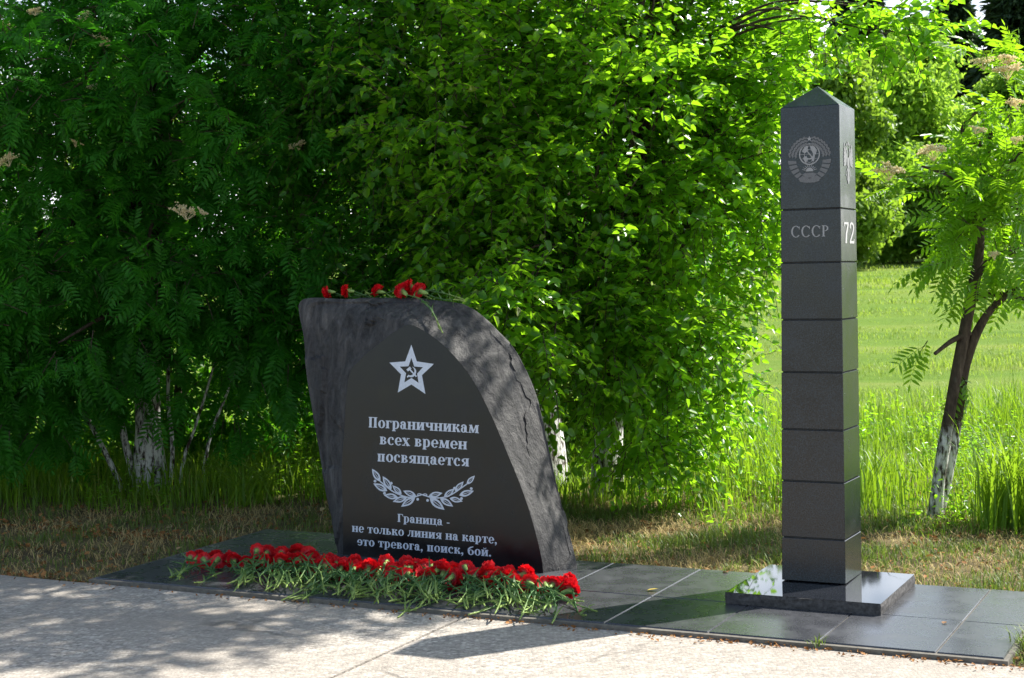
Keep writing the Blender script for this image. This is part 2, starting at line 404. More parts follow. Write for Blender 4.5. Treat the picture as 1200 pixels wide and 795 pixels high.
# serif letters drawn with strokes; x-height .74, cap height 1
ST, TH, SE, XH = .20, .075, .065, .74
def g_stem(m, x, y0=0, y1=XH, w=ST, lo=1, hi=1, ov=.06):
    m.rect(x, y0, x + w, y1)
    if lo: m.rect(x - ov, y0, x + w + ov, y0 + SE)
    if hi: m.rect(x - ov, y1 - SE, x + w + ov, y1)
def G(m, ch, x):
    """draws ch at x (wrapped marks m), returns advance"""
    if ch == ' ': return .34
    if ch == '-': m.rect(x + .06, .28, x + .34, .40); return .42
    if ch == '.': m.disc(x + .14, .10, .11); return .30
    if ch == ',': m.disc(x + .14, .10, .11); m.line([(x + .2, .1), (x + .17, -.08), (x + .07, -.2)], [.1, .08, .04]); return .32
    if ch in 'Пп':
        h = 1. if ch == 'П' else XH; w = .62 if ch == 'П' else .52
        g_stem(m, x + .08, 0, h, hi=0); g_stem(m, x + .08 + w - ST, 0, h, hi=0); m.rect(x + .02, h - SE * 1.15, x + .14 + w, h); return w + .2
    if ch in 'Гг':
        h = 1. if ch == 'Г' else XH; w = .52 if ch == 'Г' else .42
        g_stem(m, x + .08, 0, h, hi=0); m.rect(x + .02, h - SE * 1.15, x + .08 + w, h); m.rect(x + w + .01, h - .27 * h, x + .08 + w, h); return w + .12
    if ch == 'о' or ch == 'О': m.ring(x + .33, XH / 2, .30, XH / 2 + .02, .19, .07); return .66
    if ch == 'с':
        m.ring(x + .33, XH / 2, .30, XH / 2 + .02, .19, .07, 55, 318); m.disc(x + .46, XH - .17, .09); return .60
    if ch == 'е' or ch == 'э':
        f = (lambda a: a) if ch == 'е' else (lambda a: 180 - a)
        m.ring(x + .32, XH / 2, .29, XH / 2 + .02, .18, .07, f(0), f(322))
        m.rect(x + .10, XH / 2 - .035, x + .56, XH / 2 + .04); return .62
    if ch == 'р':
        g_stem(m, x + .08, -.24, XH); m.ring(x + .34, XH / 2, .29, XH / 2 + .02, .18, .07, -115, 115); return .68
    if ch == 'а':
        m.ring(x + .24, .23, .21, .25, .16, .06); m.rect(x + .32, .02, x + .50, .52); m.ring(x + .27, .50, .23, .25, .18, .07, 0, 150)
        m.disc(x + .13, .56, .085); m.rect(x + .46, 0, x + .60, .07); return .62
    if ch == 'н':
        g_stem(m, x + .08); g_stem(m, x + .46); m.rect(x + .27, XH / 2 - .04, x + .47, XH / 2 + .04); return .74
    if ch in 'ий':
        g_stem(m, x + .08); g_stem(m, x + .46); m.line([(x + .26, .1), (x + .48, XH - .1)], .10)
        if ch == 'й': m.ring(x + .36, XH + .24, .15, .16, .05, .08, 180, 360)
        return .74
    if ch == 'ч':
        g_stem(m, x + .46); m.rect(x + .02, XH - SE, x + .34, XH); m.line([(x + .18, XH - .03), (x + .19, .44), (x + .28, .33), (x + .48, .36)], [.2, .2, .12, .08]); return .74
    if ch == 'к':
        g_stem(m, x + .08); m.line([(x + .28, .36), (x + .44, .50), (x + .50, XH - .02)], [.07, .09, .16]); m.disc(x + .53, XH - .09, .085)
        m.line([(x + .32, .42), (x + .46, .30), (x + .56, .02)], [.10, .17, .2]); m.rect(x + .44, 0, x + .70, SE); return .70
    if ch == 'м':
        m.line([(x + .13, .03), (x + .18, XH)], .08); m.rect(x + .02, 0, x + .26, SE); m.line([(x + .20, XH), (x + .42, .04)], .18); m.line([(x + .42, .04), (x + .62, XH)], .07)
        g_stem(m, x + .60, hi=0); m.rect(x + .60, XH - SE, x + .86, XH); m.rect(x + .06, XH - SE, x + .24, XH); return .90
    if ch == 'в':
        g_stem(m, x + .08); m.ring(x + .30, .555, .23, .185, .15, .06, -100, 100); m.ring(x + .30, .20, .28, .20, .18, .06, -100, 100); return .64
    if ch == 'х':
        m.line([(x + .12, XH), (x + .52, 0)], .20); m.line([(x + .50, XH), (x + .12, 0)], .075)
        for a, b, y in ((0, .3, XH - SE), (.36, .62, XH - SE), (0, .26, 0), (.34, .66, 0)): m.rect(x + a, y, x + b, y + SE)
        return .66
    if ch == 'я':
        g_stem(m, x + .40); m.ring(x + .36, .53, .30, .21, .18, .06, 80, 280); m.line([(x + .36, .36), (x + .22, .1), (x + .08, .05)], [.14, .15, .1]); return .68
    if ch == 'щ':
        for k in range(3): g_stem(m, x + .08 + .33 * k, lo=0)
        m.rect(x + .02, 0, x + 1.04, SE * 1.2); m.line([(x + 1.0, .04), (x + 1.0, -.16)], [.09, .05]); return 1.08
    if ch == 'ц':
        for k in range(2): g_stem(m, x + .08 + .38 * k, lo=0)
        m.rect(x + .02, 0, x + .76, SE * 1.2); m.line([(x + .73, .04), (x + .73, -.16)], [.09, .05]); return .78
    if ch == 'т':
        g_stem(m, x + .22, hi=0); m.rect(x + .02, XH - SE * 1.1, x + .62, XH); m.rect(x + .02, XH - .24, x + .085, XH); m.rect(x + .555, XH - .24, x + .62, XH); return .64
    if ch == 'л':
        g_stem(m, x + .42, hi=0); m.rect(x + .16, XH - SE, x + .68, XH); m.line([(x + .27, XH - .02), (x + .23, .3), (x + .10, .06)], [.075, .085, .1]); m.disc(x + .09, .09, .085); return .70
    if ch == 'ь':
        g_stem(m, x + .08); m.ring(x + .30, .215, .29, .215, .18, .06, -100, 100); return .62
    if ch == 'б':
        m.ring(x + .33, .31, .30, .33, .19, .07); m.line([(x + .06, .36), (x + .10, .68), (x + .28, .86), (x + .56, .98)], [.1, .15, .16, .09]); return .66
    if ch == 'Р':
        g_stem(m, x + .08, 0, 1., w=.14); m.ring(x + .26, .74, .30, .26, .13, .055, -95, 95); return .66
    if ch == 'С':
        m.ring(x + .42, .5, .40, .53, .14, .06, 42, 320); m.line([(x + .70, .70), (x + .72, .95)], .05); return .86
    raise KeyError(ch)
class Wrap:
    def __init__(s, m, f): s.m = m; s.f = f
    def __getattr__(s, k):
        return getattr(s.m, k)
def word_parts(string, frame, name, mat, parent):
    probe = Marks(lambda x, y, h: (x, y, 0)); w = 0
    for ch in string: w += G(probe, ch, w)
    x = 0
    for word in string.split(' '):
        m = Marks(lambda x, y, h: frame(x / w, y, h))
        for ch in word: x += G(m, ch, x)
        x += G(m, ' ', x)
        link(name, m.mesh(name, mat), parent)
def text_marks(string, frame):
    """frame(x, y, h) -> 3D, x in 0..1 along the line, y in cap heights"""
    probe = Marks(lambda x, y, h: (x, y, 0)); w = 0
    for ch in string: w += G(probe, ch, w)
    m = Marks(lambda x, y, h: frame(x / w, y, h)); x = 0
    for ch in string: x += G(m, ch, x)
    return m

# ------------------------------------------------------------------ memorial stone
FA = ground((400, 650)); FB = ground((638, 672))
fe = (FB - FA); fe[2] = 0; fe /= np.linalg.norm(fe)
LEAN = rad(4)
fh = np.array([-fe[1], fe[0], 0])                       # away from the camera
fn = -(fh * math.cos(LEAN) - np.array([0, 0, 1]) * math.sin(LEAN) * 1.0)   # outward normal (towards the viewer, tilted up)
fn /= np.linalg.norm(fn); fup = np.cross(fn, fe) * -1
if fup[2] < 0: fup = -fup
def on_face(q, depth=0.0):
    """photo pixel -> point on the stone's face plane set back by depth"""
    P0 = FA - fn * depth; d = ray(q); t = ((P0 - O3) @ fn) / (d @ fn); return O3 + d * t
stone_root = FA + fe * .5; stone_root = np.array([stone_root[0], stone_root[1], 0.])
stone = empty('memorial_stone', stone_root, 'dark rough-edged memorial boulder with a polished inscribed face standing on black paving', 'memorial stone')
OUT = [(398,660),(389,612),(377,550),(368,490),(360,440),(355,395),(352,353),(400,350.5),(450,351),(512,353),(550,362),(584,391),(607,420),(628,470),(640,520),(655,585),(668,637),(674.5,668),(671,684)]
INN = [(402,656),(402,600),(401,550),(404,500),(409,442),(424,420),(447,401),(464,388),(480,381),(497,388),(520,405),(543,430),(560,456),(578,492),(597,537),(614,580),(627,622),(635,657),(637,680)]
DEP = [.03,.04,.05,.06,.07,.08,.10,.11,.13,.18,.23,.27,.29,.29,.28,.25,.20,.16,.13]
BAK = [.22,.24,.26,.28,.30,.30,.30,.30,.28,.25,.27,.30,.32,.32,.31,.28,.24,.20,.18]
def dense(P, n=7):
    return [np.array(p) for p in smooth_path([np.array(p, float) for p in P], n)]
oD = dense([(*p, d, b) for p, d, b in zip(OUT, DEP, BAK)], 12); iD = dense(INN, 12)
from mathutils import noise as mnoise
def build_stone():
    outer = [on_face(p[:2], p[2]) for p in oD]; inner = [on_face(p) for p in iD]
    back = [on_face(p[:2], p[2]) - fn * (p[3] - p[2]) for p in oD]
    # bottom closure runs straight back along the ground
    nb = 22
    for k in range(1, nb):
        t = k / nb
        inner.append(inner[len(iD) - 1] * (1 - t) + inner[0] * t); outer.append(outer[len(oD) - 1] * (1 - t) + outer[0] * t); back.append(back[len(oD) - 1] * (1 - t) + back[0] * t)
    N = len(inner); inner = np.array(inner); outer = np.array(outer); back = np.array(back)
    cen = outer.mean(0) - fn * .2
    rows = []
    nl = 20
    seeds = rng.uniform(0, 1, (150, 3)); lo_c, hi_c = outer.min(0) - .1, outer.max(0) + .1; seeds = lo_c + seeds * (hi_c - lo_c); tilt = rng.normal(0, 1, (150, 3))
    side = np.linspace(0, 1, N)
    for k in range(nl + 1):
        t = k / nl; base = inner * (1 - t) + outer * t
        bulge = math.sin(math.pi * t)
        base = base + fn * (bulge * .006)
        rows.append(base)
    for k in range(1, 7):
        t = k / 6; base = outer * (1 - t) + back * t
        out = (outer - cen); out /= np.linalg.norm(out, axis=1)[:, None]
        rows.append(base + out * (math.sin(math.pi * t) * .012) - out * (.05 * t * t))
    R = np.array(rows)
    st = np.array([1, 1, .55])                              # split faces run long and upright
    for k in range(1, len(rows)):
        for j in range(N):
            p = R[k, j]; v = Vector(p)
            wob = p + .05 * np.array([mnoise.noise(v * 6), mnoise.noise(v * 6 + Vector((5, 0, 0))), mnoise.noise(v * 6 + Vector((0, 5, 0)))])
            dq = ((seeds - wob) * st) ** 2; c_ = int(dq.sum(1).argmin()); facet = float((p - seeds[c_]) @ tilt[c_]) * .12
            facet = max(-.011, min(.011, facet))
            big = mnoise.noise(v * 2.6 + Vector((7, 3, 1))); fine = mnoise.noise(Vector((p[0] * 30 + p[2] * 8, p[1] * 30, p[2] * 13))); rid = abs(mnoise.noise(Vector((p[0] * 14, p[1] * 14, p[2] * 6)) + Vector((1, 8, 3))))
            amp = min(1, k / 5)
            lim = .35 if nl - 2 <= k <= nl + 1 else 1.0
            R[k, j] += fn * amp * lim * (.012 * big + facet + .006 * fine - .012 * rid)
            if k > nl:
                R[k, j] += (p - cen) / np.linalg.norm(p - cen) * (.010 * big + facet * .6) * .5
    # groove along the lower left side
    R = R - stone_root
    V = R.reshape(-1, 3); i = np.arange(len(rows) - 1)[:, None] * N + np.arange(N)[None]; j = np.arange(len(rows) - 1)[:, None] * N + (np.arange(N)[None] + 1) % N
    Q = [tuple(map(int, q)) for q in np.stack([i, j, j + N, i + N], -1).reshape(-1, 4)]
    last = (len(rows) - 1) * N
    Q.append(tuple(last + k for k in range(N)))
    body = link('rough_body', pymesh('rough_body', V, Q, M_ROUGH, False), stone)
    # polished face: a plate fanned from the centre, a hair proud of the rough edge
    inn = inner - stone_root + fn * .0015
    c = inn.mean(0); F = [(N, k, (k + 1) % N) for k in range(N)]
    face = link('polished_face', pymesh('polished_face', list(inn) + [c], F, M_FACE), stone)
    return face
face = build_stone()
def face_frame(qa, qb, cap_px):
    a = on_face(qa); b = on_face(qb); e = b - a; L = np.linalg.norm(e); n = fn
    upv = np.cross(n, e / L); upv = upv if upv[2] > 0 else -upv
    mid = ((qa[0] + qb[0]) / 2, (qa[1] + qb[1]) / 2); p = on_face(mid); p2 = on_face((mid[0], mid[1] - cap_px)); hgt = np.linalg.norm(p2 - p)
    return lambda x, y, h: tuple(a + e * x + upv * (y * hgt) + n * (h + .0015) - stone_root)
def face_px(ox, oy, sc):
    return lambda x, y, h: tuple(on_face((ox + x / sc, oy + y / sc)) + fn * (h + .0015) - stone_root)
for string, a, b, cap in (('Пограничникам', (432.0, 500.9), (562.2, 507.9), 12.4), ('всех времен', (445.0, 520.7), (548, 527.0), 12.4), ('посвящается', (442.3, 540.7), (550.5, 546.9), 12.4),
                          ('Граница -', (466, 611.7), (528, 616.6), 9.6), ('не только линия на карте,', (412.6, 623.2), (583.5, 637.5), 9.8), ('это тревога, поиск, бой.', (418.5, 639), (576.5, 652.5), 9.8)):
    word_parts(string, face_frame(a, b, cap), 'inscription_word', M_PAINT, stone)
# star with hammer and sickle (pixel frame of the enlarged view 440,390 x8.833)
m = Marks(face_px(440, 390, 8.833))
outp = [(375,125),(432,298),(608,325),(485,440),(520,635),(376,537),(235,620),(268,432),(148,310),(312,298)]
cxs, cys = 376., 405.
inp = [(375,262),(405,350),(495,358),(435,425),(450,520),(376,470),(303,516),(320,420),(255,352),(345,348)]
m.strip(outp, inp, True)
link('star', m.mesh('star', M_PAINT), stone)
m = Marks(face_px(440, 390, 8.833))
a = [math.radians(t) for t in np.linspace(-70, 118, 16)]
wid = np.interp(np.linspace(0, 1, 16), [0, .35, .75, 1], [2, 20, 24, 12])
m.line([(368 + 48 * math.cos(t), 402 + 50 * math.sin(t)) for t in a], list(wid))
m.line([(352, 440), (332, 462)], 14); m.line([(350, 372), (428, 456)], 15); m.line([(332, 392), (368, 362)], 26)
link('hammer_and_sickle', m.mesh('hammer_and_sickle', M_PAINT), stone)
# laurel wreath (420,540 x8)
m = Marks(face_px(420, 540, 8))
def laurel(b, t, w=.40):
    b = np.array(b, float); t = np.array(t, float); d = t - b; L = np.linalg.norm(d); n = np.array([-d[1], d[0]]) / L
    def outline(k, s0, s1):
        up_ = []; lo = []
        for i in range(11):
            q = i / 10; wdt = math.sin(math.pi * q ** .85) * L * w / 2 * k; p = b + d * (s0 + (s1 - s0) * q)
            up_.append(p + n * wdt); lo.append(p - n * wdt)
        return up_ + lo[::-1][1:-1]
    m.strip(outline(1, 0, 1), outline(.48, .20, .80), True)
    m.line([b + d * .1, b + d * .72], [L * .05, L * .03])
for b_, t_ in (((208,195),(130,75)),((312,272),(230,145)),((408,315),(322,232)),((545,332),(422,282)),((275,285),(143,213)),((375,345),(240,322)),((460,345),(325,385)),((535,345),(403,432)),
               ((1018,222),(1095,140)),((908,287),(990,195)),((805,345),(905,262)),((662,332),(792,303)),((948,325),(1087,283)),((858,352),(982,382)),((770,352),(892,430)),((672,350),(812,462))):
    laurel(b_, t_)
m.line(smooth_path([(600,318),(480,345),(330,290),(205,192)], 6), 11); m.line(smooth_path([(600,318),(720,350),(860,325),(1020,220)], 6), 11)
for x, y in ((560,362),(652,372),(160,192),(248,305),(312,212),(905,258),(1062,262),(970,355)): m.disc(x, y, 13)
m.ring(576, 318, 22, 12, 8, 7); m.ring(628, 320, 22, 12, 8, 7)
link('laurel_wreath', m.mesh('laurel_wreath', M_PAINT), stone)

# ------------------------------------------------------------------ border post
PX, PY = 1.3038, 6.7329
post = empty('border_post', (PX, PY, 0), 'tall four-sided black granite border post with a pyramid top on a mirror-polished base plate', 'border post', rot=(-.0142, 0, -YAW))
ZS = [2.0421, 1.6146, 1.3922, 1.1533, .9327, .6915, .4728, .2332, .0497]
def half(z): return .13664 + (.12482 - .13664) * z / 2.0421
M_JOINT = plain('joint_dark', (.05, .05, .048), .9, .1)
for k in range(8):
    z1, z0 = ZS[k] - (.0026 if k else 0), ZS[k + 1] + (.0026 if k < 7 else 0)
    bm = bmesh.new(); a1, a0 = half(z1) , half(z0); vs_ = []
    jit = rng.normal(0, .0003, 2)
    for z, a in ((z0, a0), (z1, a1)):
        vs_.append([bm.verts.new((sx * a + jit[0], sy * a + jit[1], z)) for sx, sy in ((-1, -1), (1, -1), (1, 1), (-1, 1))])
    lo, hi = vs_
    bm.faces.new(lo[::-1])
    for i in range(4): bm.faces.new((lo[i], lo[(i + 1) % 4], hi[(i + 1) % 4], hi[i]))
    if k == 0:
        ap = bm.verts.new((0, 0, 2.1377))
        for i in range(4): bm.faces.new((hi[i], hi[(i + 1) % 4], ap))
    else: bm.faces.new(hi)
    bmesh.ops.bevel(bm, geom=list(bm.edges), offset=.0018, segments=1, affect='EDGES')
    me = bpy.data.meshes.new('block'); bm.to_mesh(me); bm.free(); me.materials.append(M_POST)
    link('cap_block' if k == 0 else 'block', me, post)
    if k < 7:                                              # recessed joint between two blocks
        zj = ZS[k + 1]; a = half(zj) - .006
        v8 = [(sx * a, sy * a, zj + dz) for dz in (-.0045, .0045) for sx, sy in ((-1, -1), (1, -1), (1, 1), (-1, 1))]
        bm_j = MB(); bm_j.add(v8, [(i, (i + 1) % 4, 4 + (i + 1) % 4, 4 + i) for i in range(4)])
        link('joint', bm_j.mesh('joint', M_JOINT, False), post)
# base plate with mirror top and sawn sides
pc = UV * -1.7904 + VV * 6.4853; rel = pc - np.array([PX, PY, 0]); pu, pv = rel @ UV, rel @ VV
bm = bmesh.new(); hu, hv, ph = .3199, .3076, .0478
top = [bm.verts.new((pu + sx * hu, pv + sy * hv, ph)) for sx, sy in ((-1, -1), (1, -1), (1, 1), (-1, 1))]
fc = bm.faces.new(top); me = bpy.data.meshes.new('polished_top'); bm.to_mesh(me); bm.free(); me.materials.append(M_PLATE)
mbp = MB(); nseg = 14; ringp = []
for (ax, ay), (bx_, by_) in zip(((-1, -1), (1, -1), (1, 1), (-1, 1)), ((1, -1), (1, 1), (-1, 1), (-1, -1))):
    for i in range(nseg):
        t = i / nseg; ringp.append((pu + hu * (ax + (bx_ - ax) * t), pv + hv * (ay + (by_ - ay) * t)))
n = len(ringp); lev = [(.0002, .0), (.018, .002), (.034, .001), (.046, -.0005), (ph - .0006, -.002)]
for li, (z, o_) in enumerate(lev):
    for i, (x, y) in enumerate(ringp):
        dx, dy = x - pu, y - pv; q = 1 + (o_ + rng.normal(0, .0016) * (0 < li < 4)) / .3
        mbp.v.append((pu + dx * q, pv + dy * q, z))
for li in range(len(lev) - 1):
    for i in range(n):
        j = (i + 1) % n; mbp.f.append((li * n + i, li * n + j, (li + 1) * n + j, (li + 1) * n + i))
mbp.f.append(tuple(4 * n + i for i in range(n)))
plate = link('base_plate', mbp.mesh('base_plate', M_SIDE, False), post)
link('polished_top', me, plate)
plate.rotation_euler = (.0142, 0, 0)      # the plate itself lies level
# --- lettering
FRONT = lambda z: -half(z)
fr = lambda x, z, h: (x, FRONT(z) - h, z)
sd = lambda y, z, h: (half(z) + h, y, z)
link('lettering', text_marks('СССР', lambda x, y, h: fr(-.084 + .165 * x, 1.499 + y * .046, h)).mesh('lettering', M_ENGR), post)
m = Marks(lambda x, y, h: sd(-.083 + .172 * x, 1.470 + .088 * y, h))
m.rect(.02, .90, .44, 1.0); m.poly([(.34, .90), (.46, .90), (.30, .45), (.26, 0), (.12, 0), (.16, .45)]); m.rect(.02, .80, .07, .92)
m.line(smooth_path([(.60, .72), (.62, .90), (.74, .97), (.88, .90), (.92, .74), (.84, .5), (.68, .24), (.58, .06)], 4), .10)
m.rect(.53, 0, .98, .12); m.rect(.92, .0, .98, .22)
link('number', m.mesh('number', M_NUM), post)
# --- coat of arms on the front
EC, ER = (-.002, 1.826), .094
def arms():
    f = lambda x, y, h: fr(EC[0] + x * ER, EC[1] + y * ER, h)
    d = Marks(f); l = Marks(f)
    for sx in (-1, 1):
        # sheaf of ears: many little grains along the crescent, upper half; ribbon bands on the lower half
        for i in range(15):
            th = math.radians(8 + i * 5.2); 
            for k, r in enumerate((.64, .78, .92)):
                rr = r + (.03 if i % 2 else -.02); c = np.array([sx * rr * math.cos(th) * 1.0, rr * math.sin(th)]); t = np.array([-sx * math.sin(th), math.cos(th)]); nn = np.array([t[1], -t[0]])
                L, w = .085, .045
                d.poly([c - t * L, c + nn * w, c + t * L, c - nn * w])
        for i in range(5):
            a0 = -4 - i * 13.5; a1 = a0 - 11
            A = [math.radians(a0 + (a1 - a0) * q / 5) for q in range(6)]
            d.strip([(sx * math.cos(t) * .98, math.sin(t) * .98 - .02 * i) for t in A], [(sx * math.cos(t) * .60, math.sin(t) * (.62 + .05 * i) - .06) for t in A])
    d.poly([(-.50, -.86), (-.44, -1.02), (-.20, -1.08), (.20, -1.08), (.44, -1.02), (.50, -.86), (.28, -.80), (0, -.90), (-.28, -.80)])
    d.poly([(-.34, -.70), (-.18, -.86), (.18, -.86), (.34, -.70), (.16, -.64), (-.16, -.64)])
    # star on top
    st = [(.13 * (1 if k % 2 == 0 else .42) * math.sin(k * math.pi / 5), .86 + .13 * (1 if k % 2 == 0 else .42) * math.cos(k * math.pi / 5)) for k in range(10)]
    l.poly(st + [(0, .86)], [(k, (k + 1) % 10, 10) for k in range(10)])
    # globe
    gy = .18
    l.ring(0, gy, .475, .475, .045, .045, 0, 360, 36)
    for q in (-.55, 0, .55): l.ring(0, gy, .44, .44, .016, .016, 0, 360, 30) if q == 0 else l.ring(0, gy + q * .1, .44 * abs(q), .43, .018, .018, 0, 360, 26)
    for y in (-.2, .0, .2): l.line([(-math.sqrt(.19 - y * y), gy + y), (math.sqrt(.19 - y * y), gy + y)], .014)
    for pts in ([(-.34, .30), (-.22, .52), (-.04, .56), (-.10, .38), (-.20, .22)], [(.02, .56), (.22, .52), (.34, .34), (.28, .14), (.14, .24), (.06, .40)], [(-.30, .02), (-.14, .12), (-.06, -.08), (-.18, -.2)], [(.10, .06), (.24, .04), (.20, -.14), (.10, -.12)]):
        l.poly(pts)
    # hammer and sickle over the globe
    a = [math.radians(t) for t in np.linspace(-80, 120, 14)]
    l.line([(.0 + .20 * math.cos(t), gy - .01 + .20 * math.sin(-t)) for t in a], list(np.interp(np.linspace(0, 1, 14), [0, .5, 1], [.01, .075, .05])))
    l.line([(-.14, gy + .18), (.18, gy - .22)], .05); l.line([(-.20, gy + .10), (-.06, gy + .22)], .09)
    # rising sun with rays
    l.poly([(.17 * math.cos(t), -.58 + .17 * math.sin(t)) for t in np.linspace(0, math.pi, 12)])
    for k in range(9):
        t = math.radians(18 * k + 18); l.line([(.20 * math.cos(t), -.58 + .20 * math.sin(t)), (.36 * math.cos(t), -.58 + .30 * math.sin(t))], [.035, .012])
    e = link('coat_of_arms', d.mesh('coat_of_arms', M_ENGD), post); link('globe', l.mesh('globe', M_ENGR), e)
arms()
def eagle():
    m = Marks(lambda x, y, h: sd(.004 + .078 * x, 1.808 + .090 * y, h))
    for sx in (-1, 1):
        m.poly([(sx * .10, .18), (sx * .16, .55), (sx * .28, .72), (sx * .42, .70), (sx * .50, .60), (sx * .36, .58), (sx * .28, .44), (sx * .24, .16)])       # neck and head
        for k in range(6):                                                                                                                                        # wing feathers
            t = k / 5; x0 = .26 + .12 * t; 
            m.poly([(sx * x0, .30 - .02 * k), (sx * (.62 + .30 * math.sin(1.4 * t + .5)), .92 - .20 * k), (sx * (.70 + .28 * math.sin(1.4 * t + .5)), .80 - .20 * k), (sx * (x0 + .04), .12 - .05 * k)])
        m.line([(sx * .12, -.25), (sx * .34, -.42), (sx * .42, -.62)], [.10, .09, .05]); m.line([(sx * .42, -.62), (sx * .54, -.56)], .06)
    m.poly([(-.24, .24), (.24, .24), (.24, -.12), (.0, -.32), (-.24, -.12)])
    for k in (-2, -1, 0, 1, 2): m.poly([(k * .05 - .03, -.3), (k * .05 + .03, -.3), (k * .11 + .06, -.82), (k * .11, -.92 + abs(k) * .05), (k * .11 - .06, -.82)])
    for x, y, r in ((0, .88, .12), (-.33, .82, .08), (.33, .82, .08)): m.poly([(x - r, y - r * .6), (x + r, y - r * .6), (x + r * 1.2, y + r * .6), (x, y + r * 1.1), (x - r * 1.2, y + r * .6)])
    m.disc(0, -.86, .17, .12)
    link('eagle_emblem', m.mesh('eagle_emblem', M_ENGL), post)
eagle()

# ------------------------------------------------------------------ carnations
def mat_petal():
    m = NM('carnation_petal'); co = m.coord('Object'); geo = m.new('ShaderNodeNewGeometry')
    ln = m.new('ShaderNodeVectorMath', operation='LENGTH'); m.link(co, ln.inputs[0])
    c = m.ramp(geo.outputs['Random Per Island'], [(0, (.50, .004, .010)), (.6, (.86, .008, .012)), (1, (.92, .03, .04))])
    c = m.mix(m.maprange(ln.outputs['Value'], .008, .024, .75, 0), c, (.80, .42, .44))
    oi = m.new('ShaderNodeObjectInfo'); c = m.mix(m.math('MULTIPLY', oi.outputs['Random'], .55), c, (.42, .004, .016)); m.set(c, .55, .3)
    tr = m.new('ShaderNodeBsdfTranslucent'); m.link(c, tr.inputs['Color']); mx = m.new('ShaderNodeMixShader'); mx.inputs[0].default_value = .30
    m.link(m.b.outputs[0], mx.inputs[1]); m.link(tr.outputs[0], mx.inputs[2]); m.link(mx.outputs[0], m.out.inputs['Surface']); return m.m
M_PETAL = mat_petal()
M_CALYX = plain('calyx_green', (.19, .30, .075), .55, .4, .3, 60)
def mat_stem():
    m = NM('carnation_stem'); co = m.coord('Object'); z = m.new('ShaderNodeSeparateXYZ'); m.link(co, z.inputs[0])
    n = m.noise(45, 3, .6, co)
    c = m.mix(m.ramp(n, [(.35, (0,) * 3), (.7, (1,) * 3)]), (.042, .115, .030), (.075, .165, .045))
    c = m.mix(m.maprange(z.outputs['Z'], -.22, -.37, 0, .8), c, (.30, .40, .09)); m.set(c, .5, .4); return m.m
M_STEM = mat_stem()
def bloom_mesh(seed):
    r = np.random.default_rng(seed); V = []; Q = []
    for layer, (n, r0, pit, ln_) in enumerate(((11, .0, 12, .034), (11, .0, 32, .036), (10, .0, 52, .035), (8, .0, 68, .034), (6, .0, 82, .032))):
        for i in range(n):
            az = 2 * math.pi * (i + r.uniform(-.3, .3)) / n + layer; el = rad(pit + r.uniform(-9, 9)); L = ln_ * r.uniform(.9, 1.1)
            d = np.array([math.cos(az) * math.cos(el), math.sin(az) * math.cos(el), math.sin(el)]); sdv = np.array([-math.sin(az), math.cos(az), 0]); nn = np.cross(d, sdv)
            nu, nv = 6, 4; b = len(V); ph = r.uniform(0, 6)
            for v in range(nv):
                t = v / (nv - 1)
                for u in range(nu):
                    s = u / (nu - 1) * 2 - 1; w = .004 + .019 * t ** .8
                    ruff = (math.sin(s * 7 + ph) * .0045 + r.normal(0, .0012)) * t
                    tip = L * (1 - .12 * s * s) + (r.normal(0, .0028) if v == nv - 1 else 0)
                    p = d * (tip * t) + sdv * (s * w) + nn * (ruff - .006 * t * t * (1 - .3 * layer)) + np.array([0, 0, .006])
                    V.append(p)
            for v in range(nv - 1):
                for u in range(nu - 1): a = b + v * nu + u; Q.append((a, a + 1, a + nu + 1, a + nu))
    return quadmesh('bloom', V, Q, M_PETAL)
BLOOMS = [bloom_mesh(s) for s in (1, 2, 3)]
mb = MB(); mb.tube([(0, 0, -.034), (0, 0, -.030), (0, 0, -.018), (0, 0, -.002), (0, 0, .008)], [.003, .0055, .0085, .0095, .0125], 10)
for k in range(5):
    a = 2 * math.pi * k / 5; mb.add([(.0095 * math.cos(a - .5), .0095 * math.sin(a - .5), .004), (.0095 * math.cos(a + .5), .0095 * math.sin(a + .5), .004), (.017 * math.cos(a), .017 * math.sin(a), .017)], [(0, 1, 2)])
CALYX = mb.mesh('calyx', M_CALYX)
STEM_L = .37
def stem_path(seed):
    r = np.random.default_rng(seed); A = r.uniform(-.03, .03, 2)
    f = lambda t: np.array([A[0] * math.sin(math.pi * t) + .012 * math.sin(5 * t + seed), A[1] * math.sin(math.pi * t), -.03 - (STEM_L - .03) * t])
    return f
def stem_mesh(seed):
    f = stem_path(seed); pts = []; rr = []
    nodes = (.16, .36, .56, .74, .90)
    for i in range(41):
        t = i / 40; pts.append(f(t)); k = min(abs(t - q) for q in nodes); rr.append(.0023 + .0026 * math.exp(-(k / .017) ** 2) + (.0008 if t > .8 else 0))
    mb = MB(); mb.tube(pts, rr, 6); return mb.mesh('stem', M_STEM)
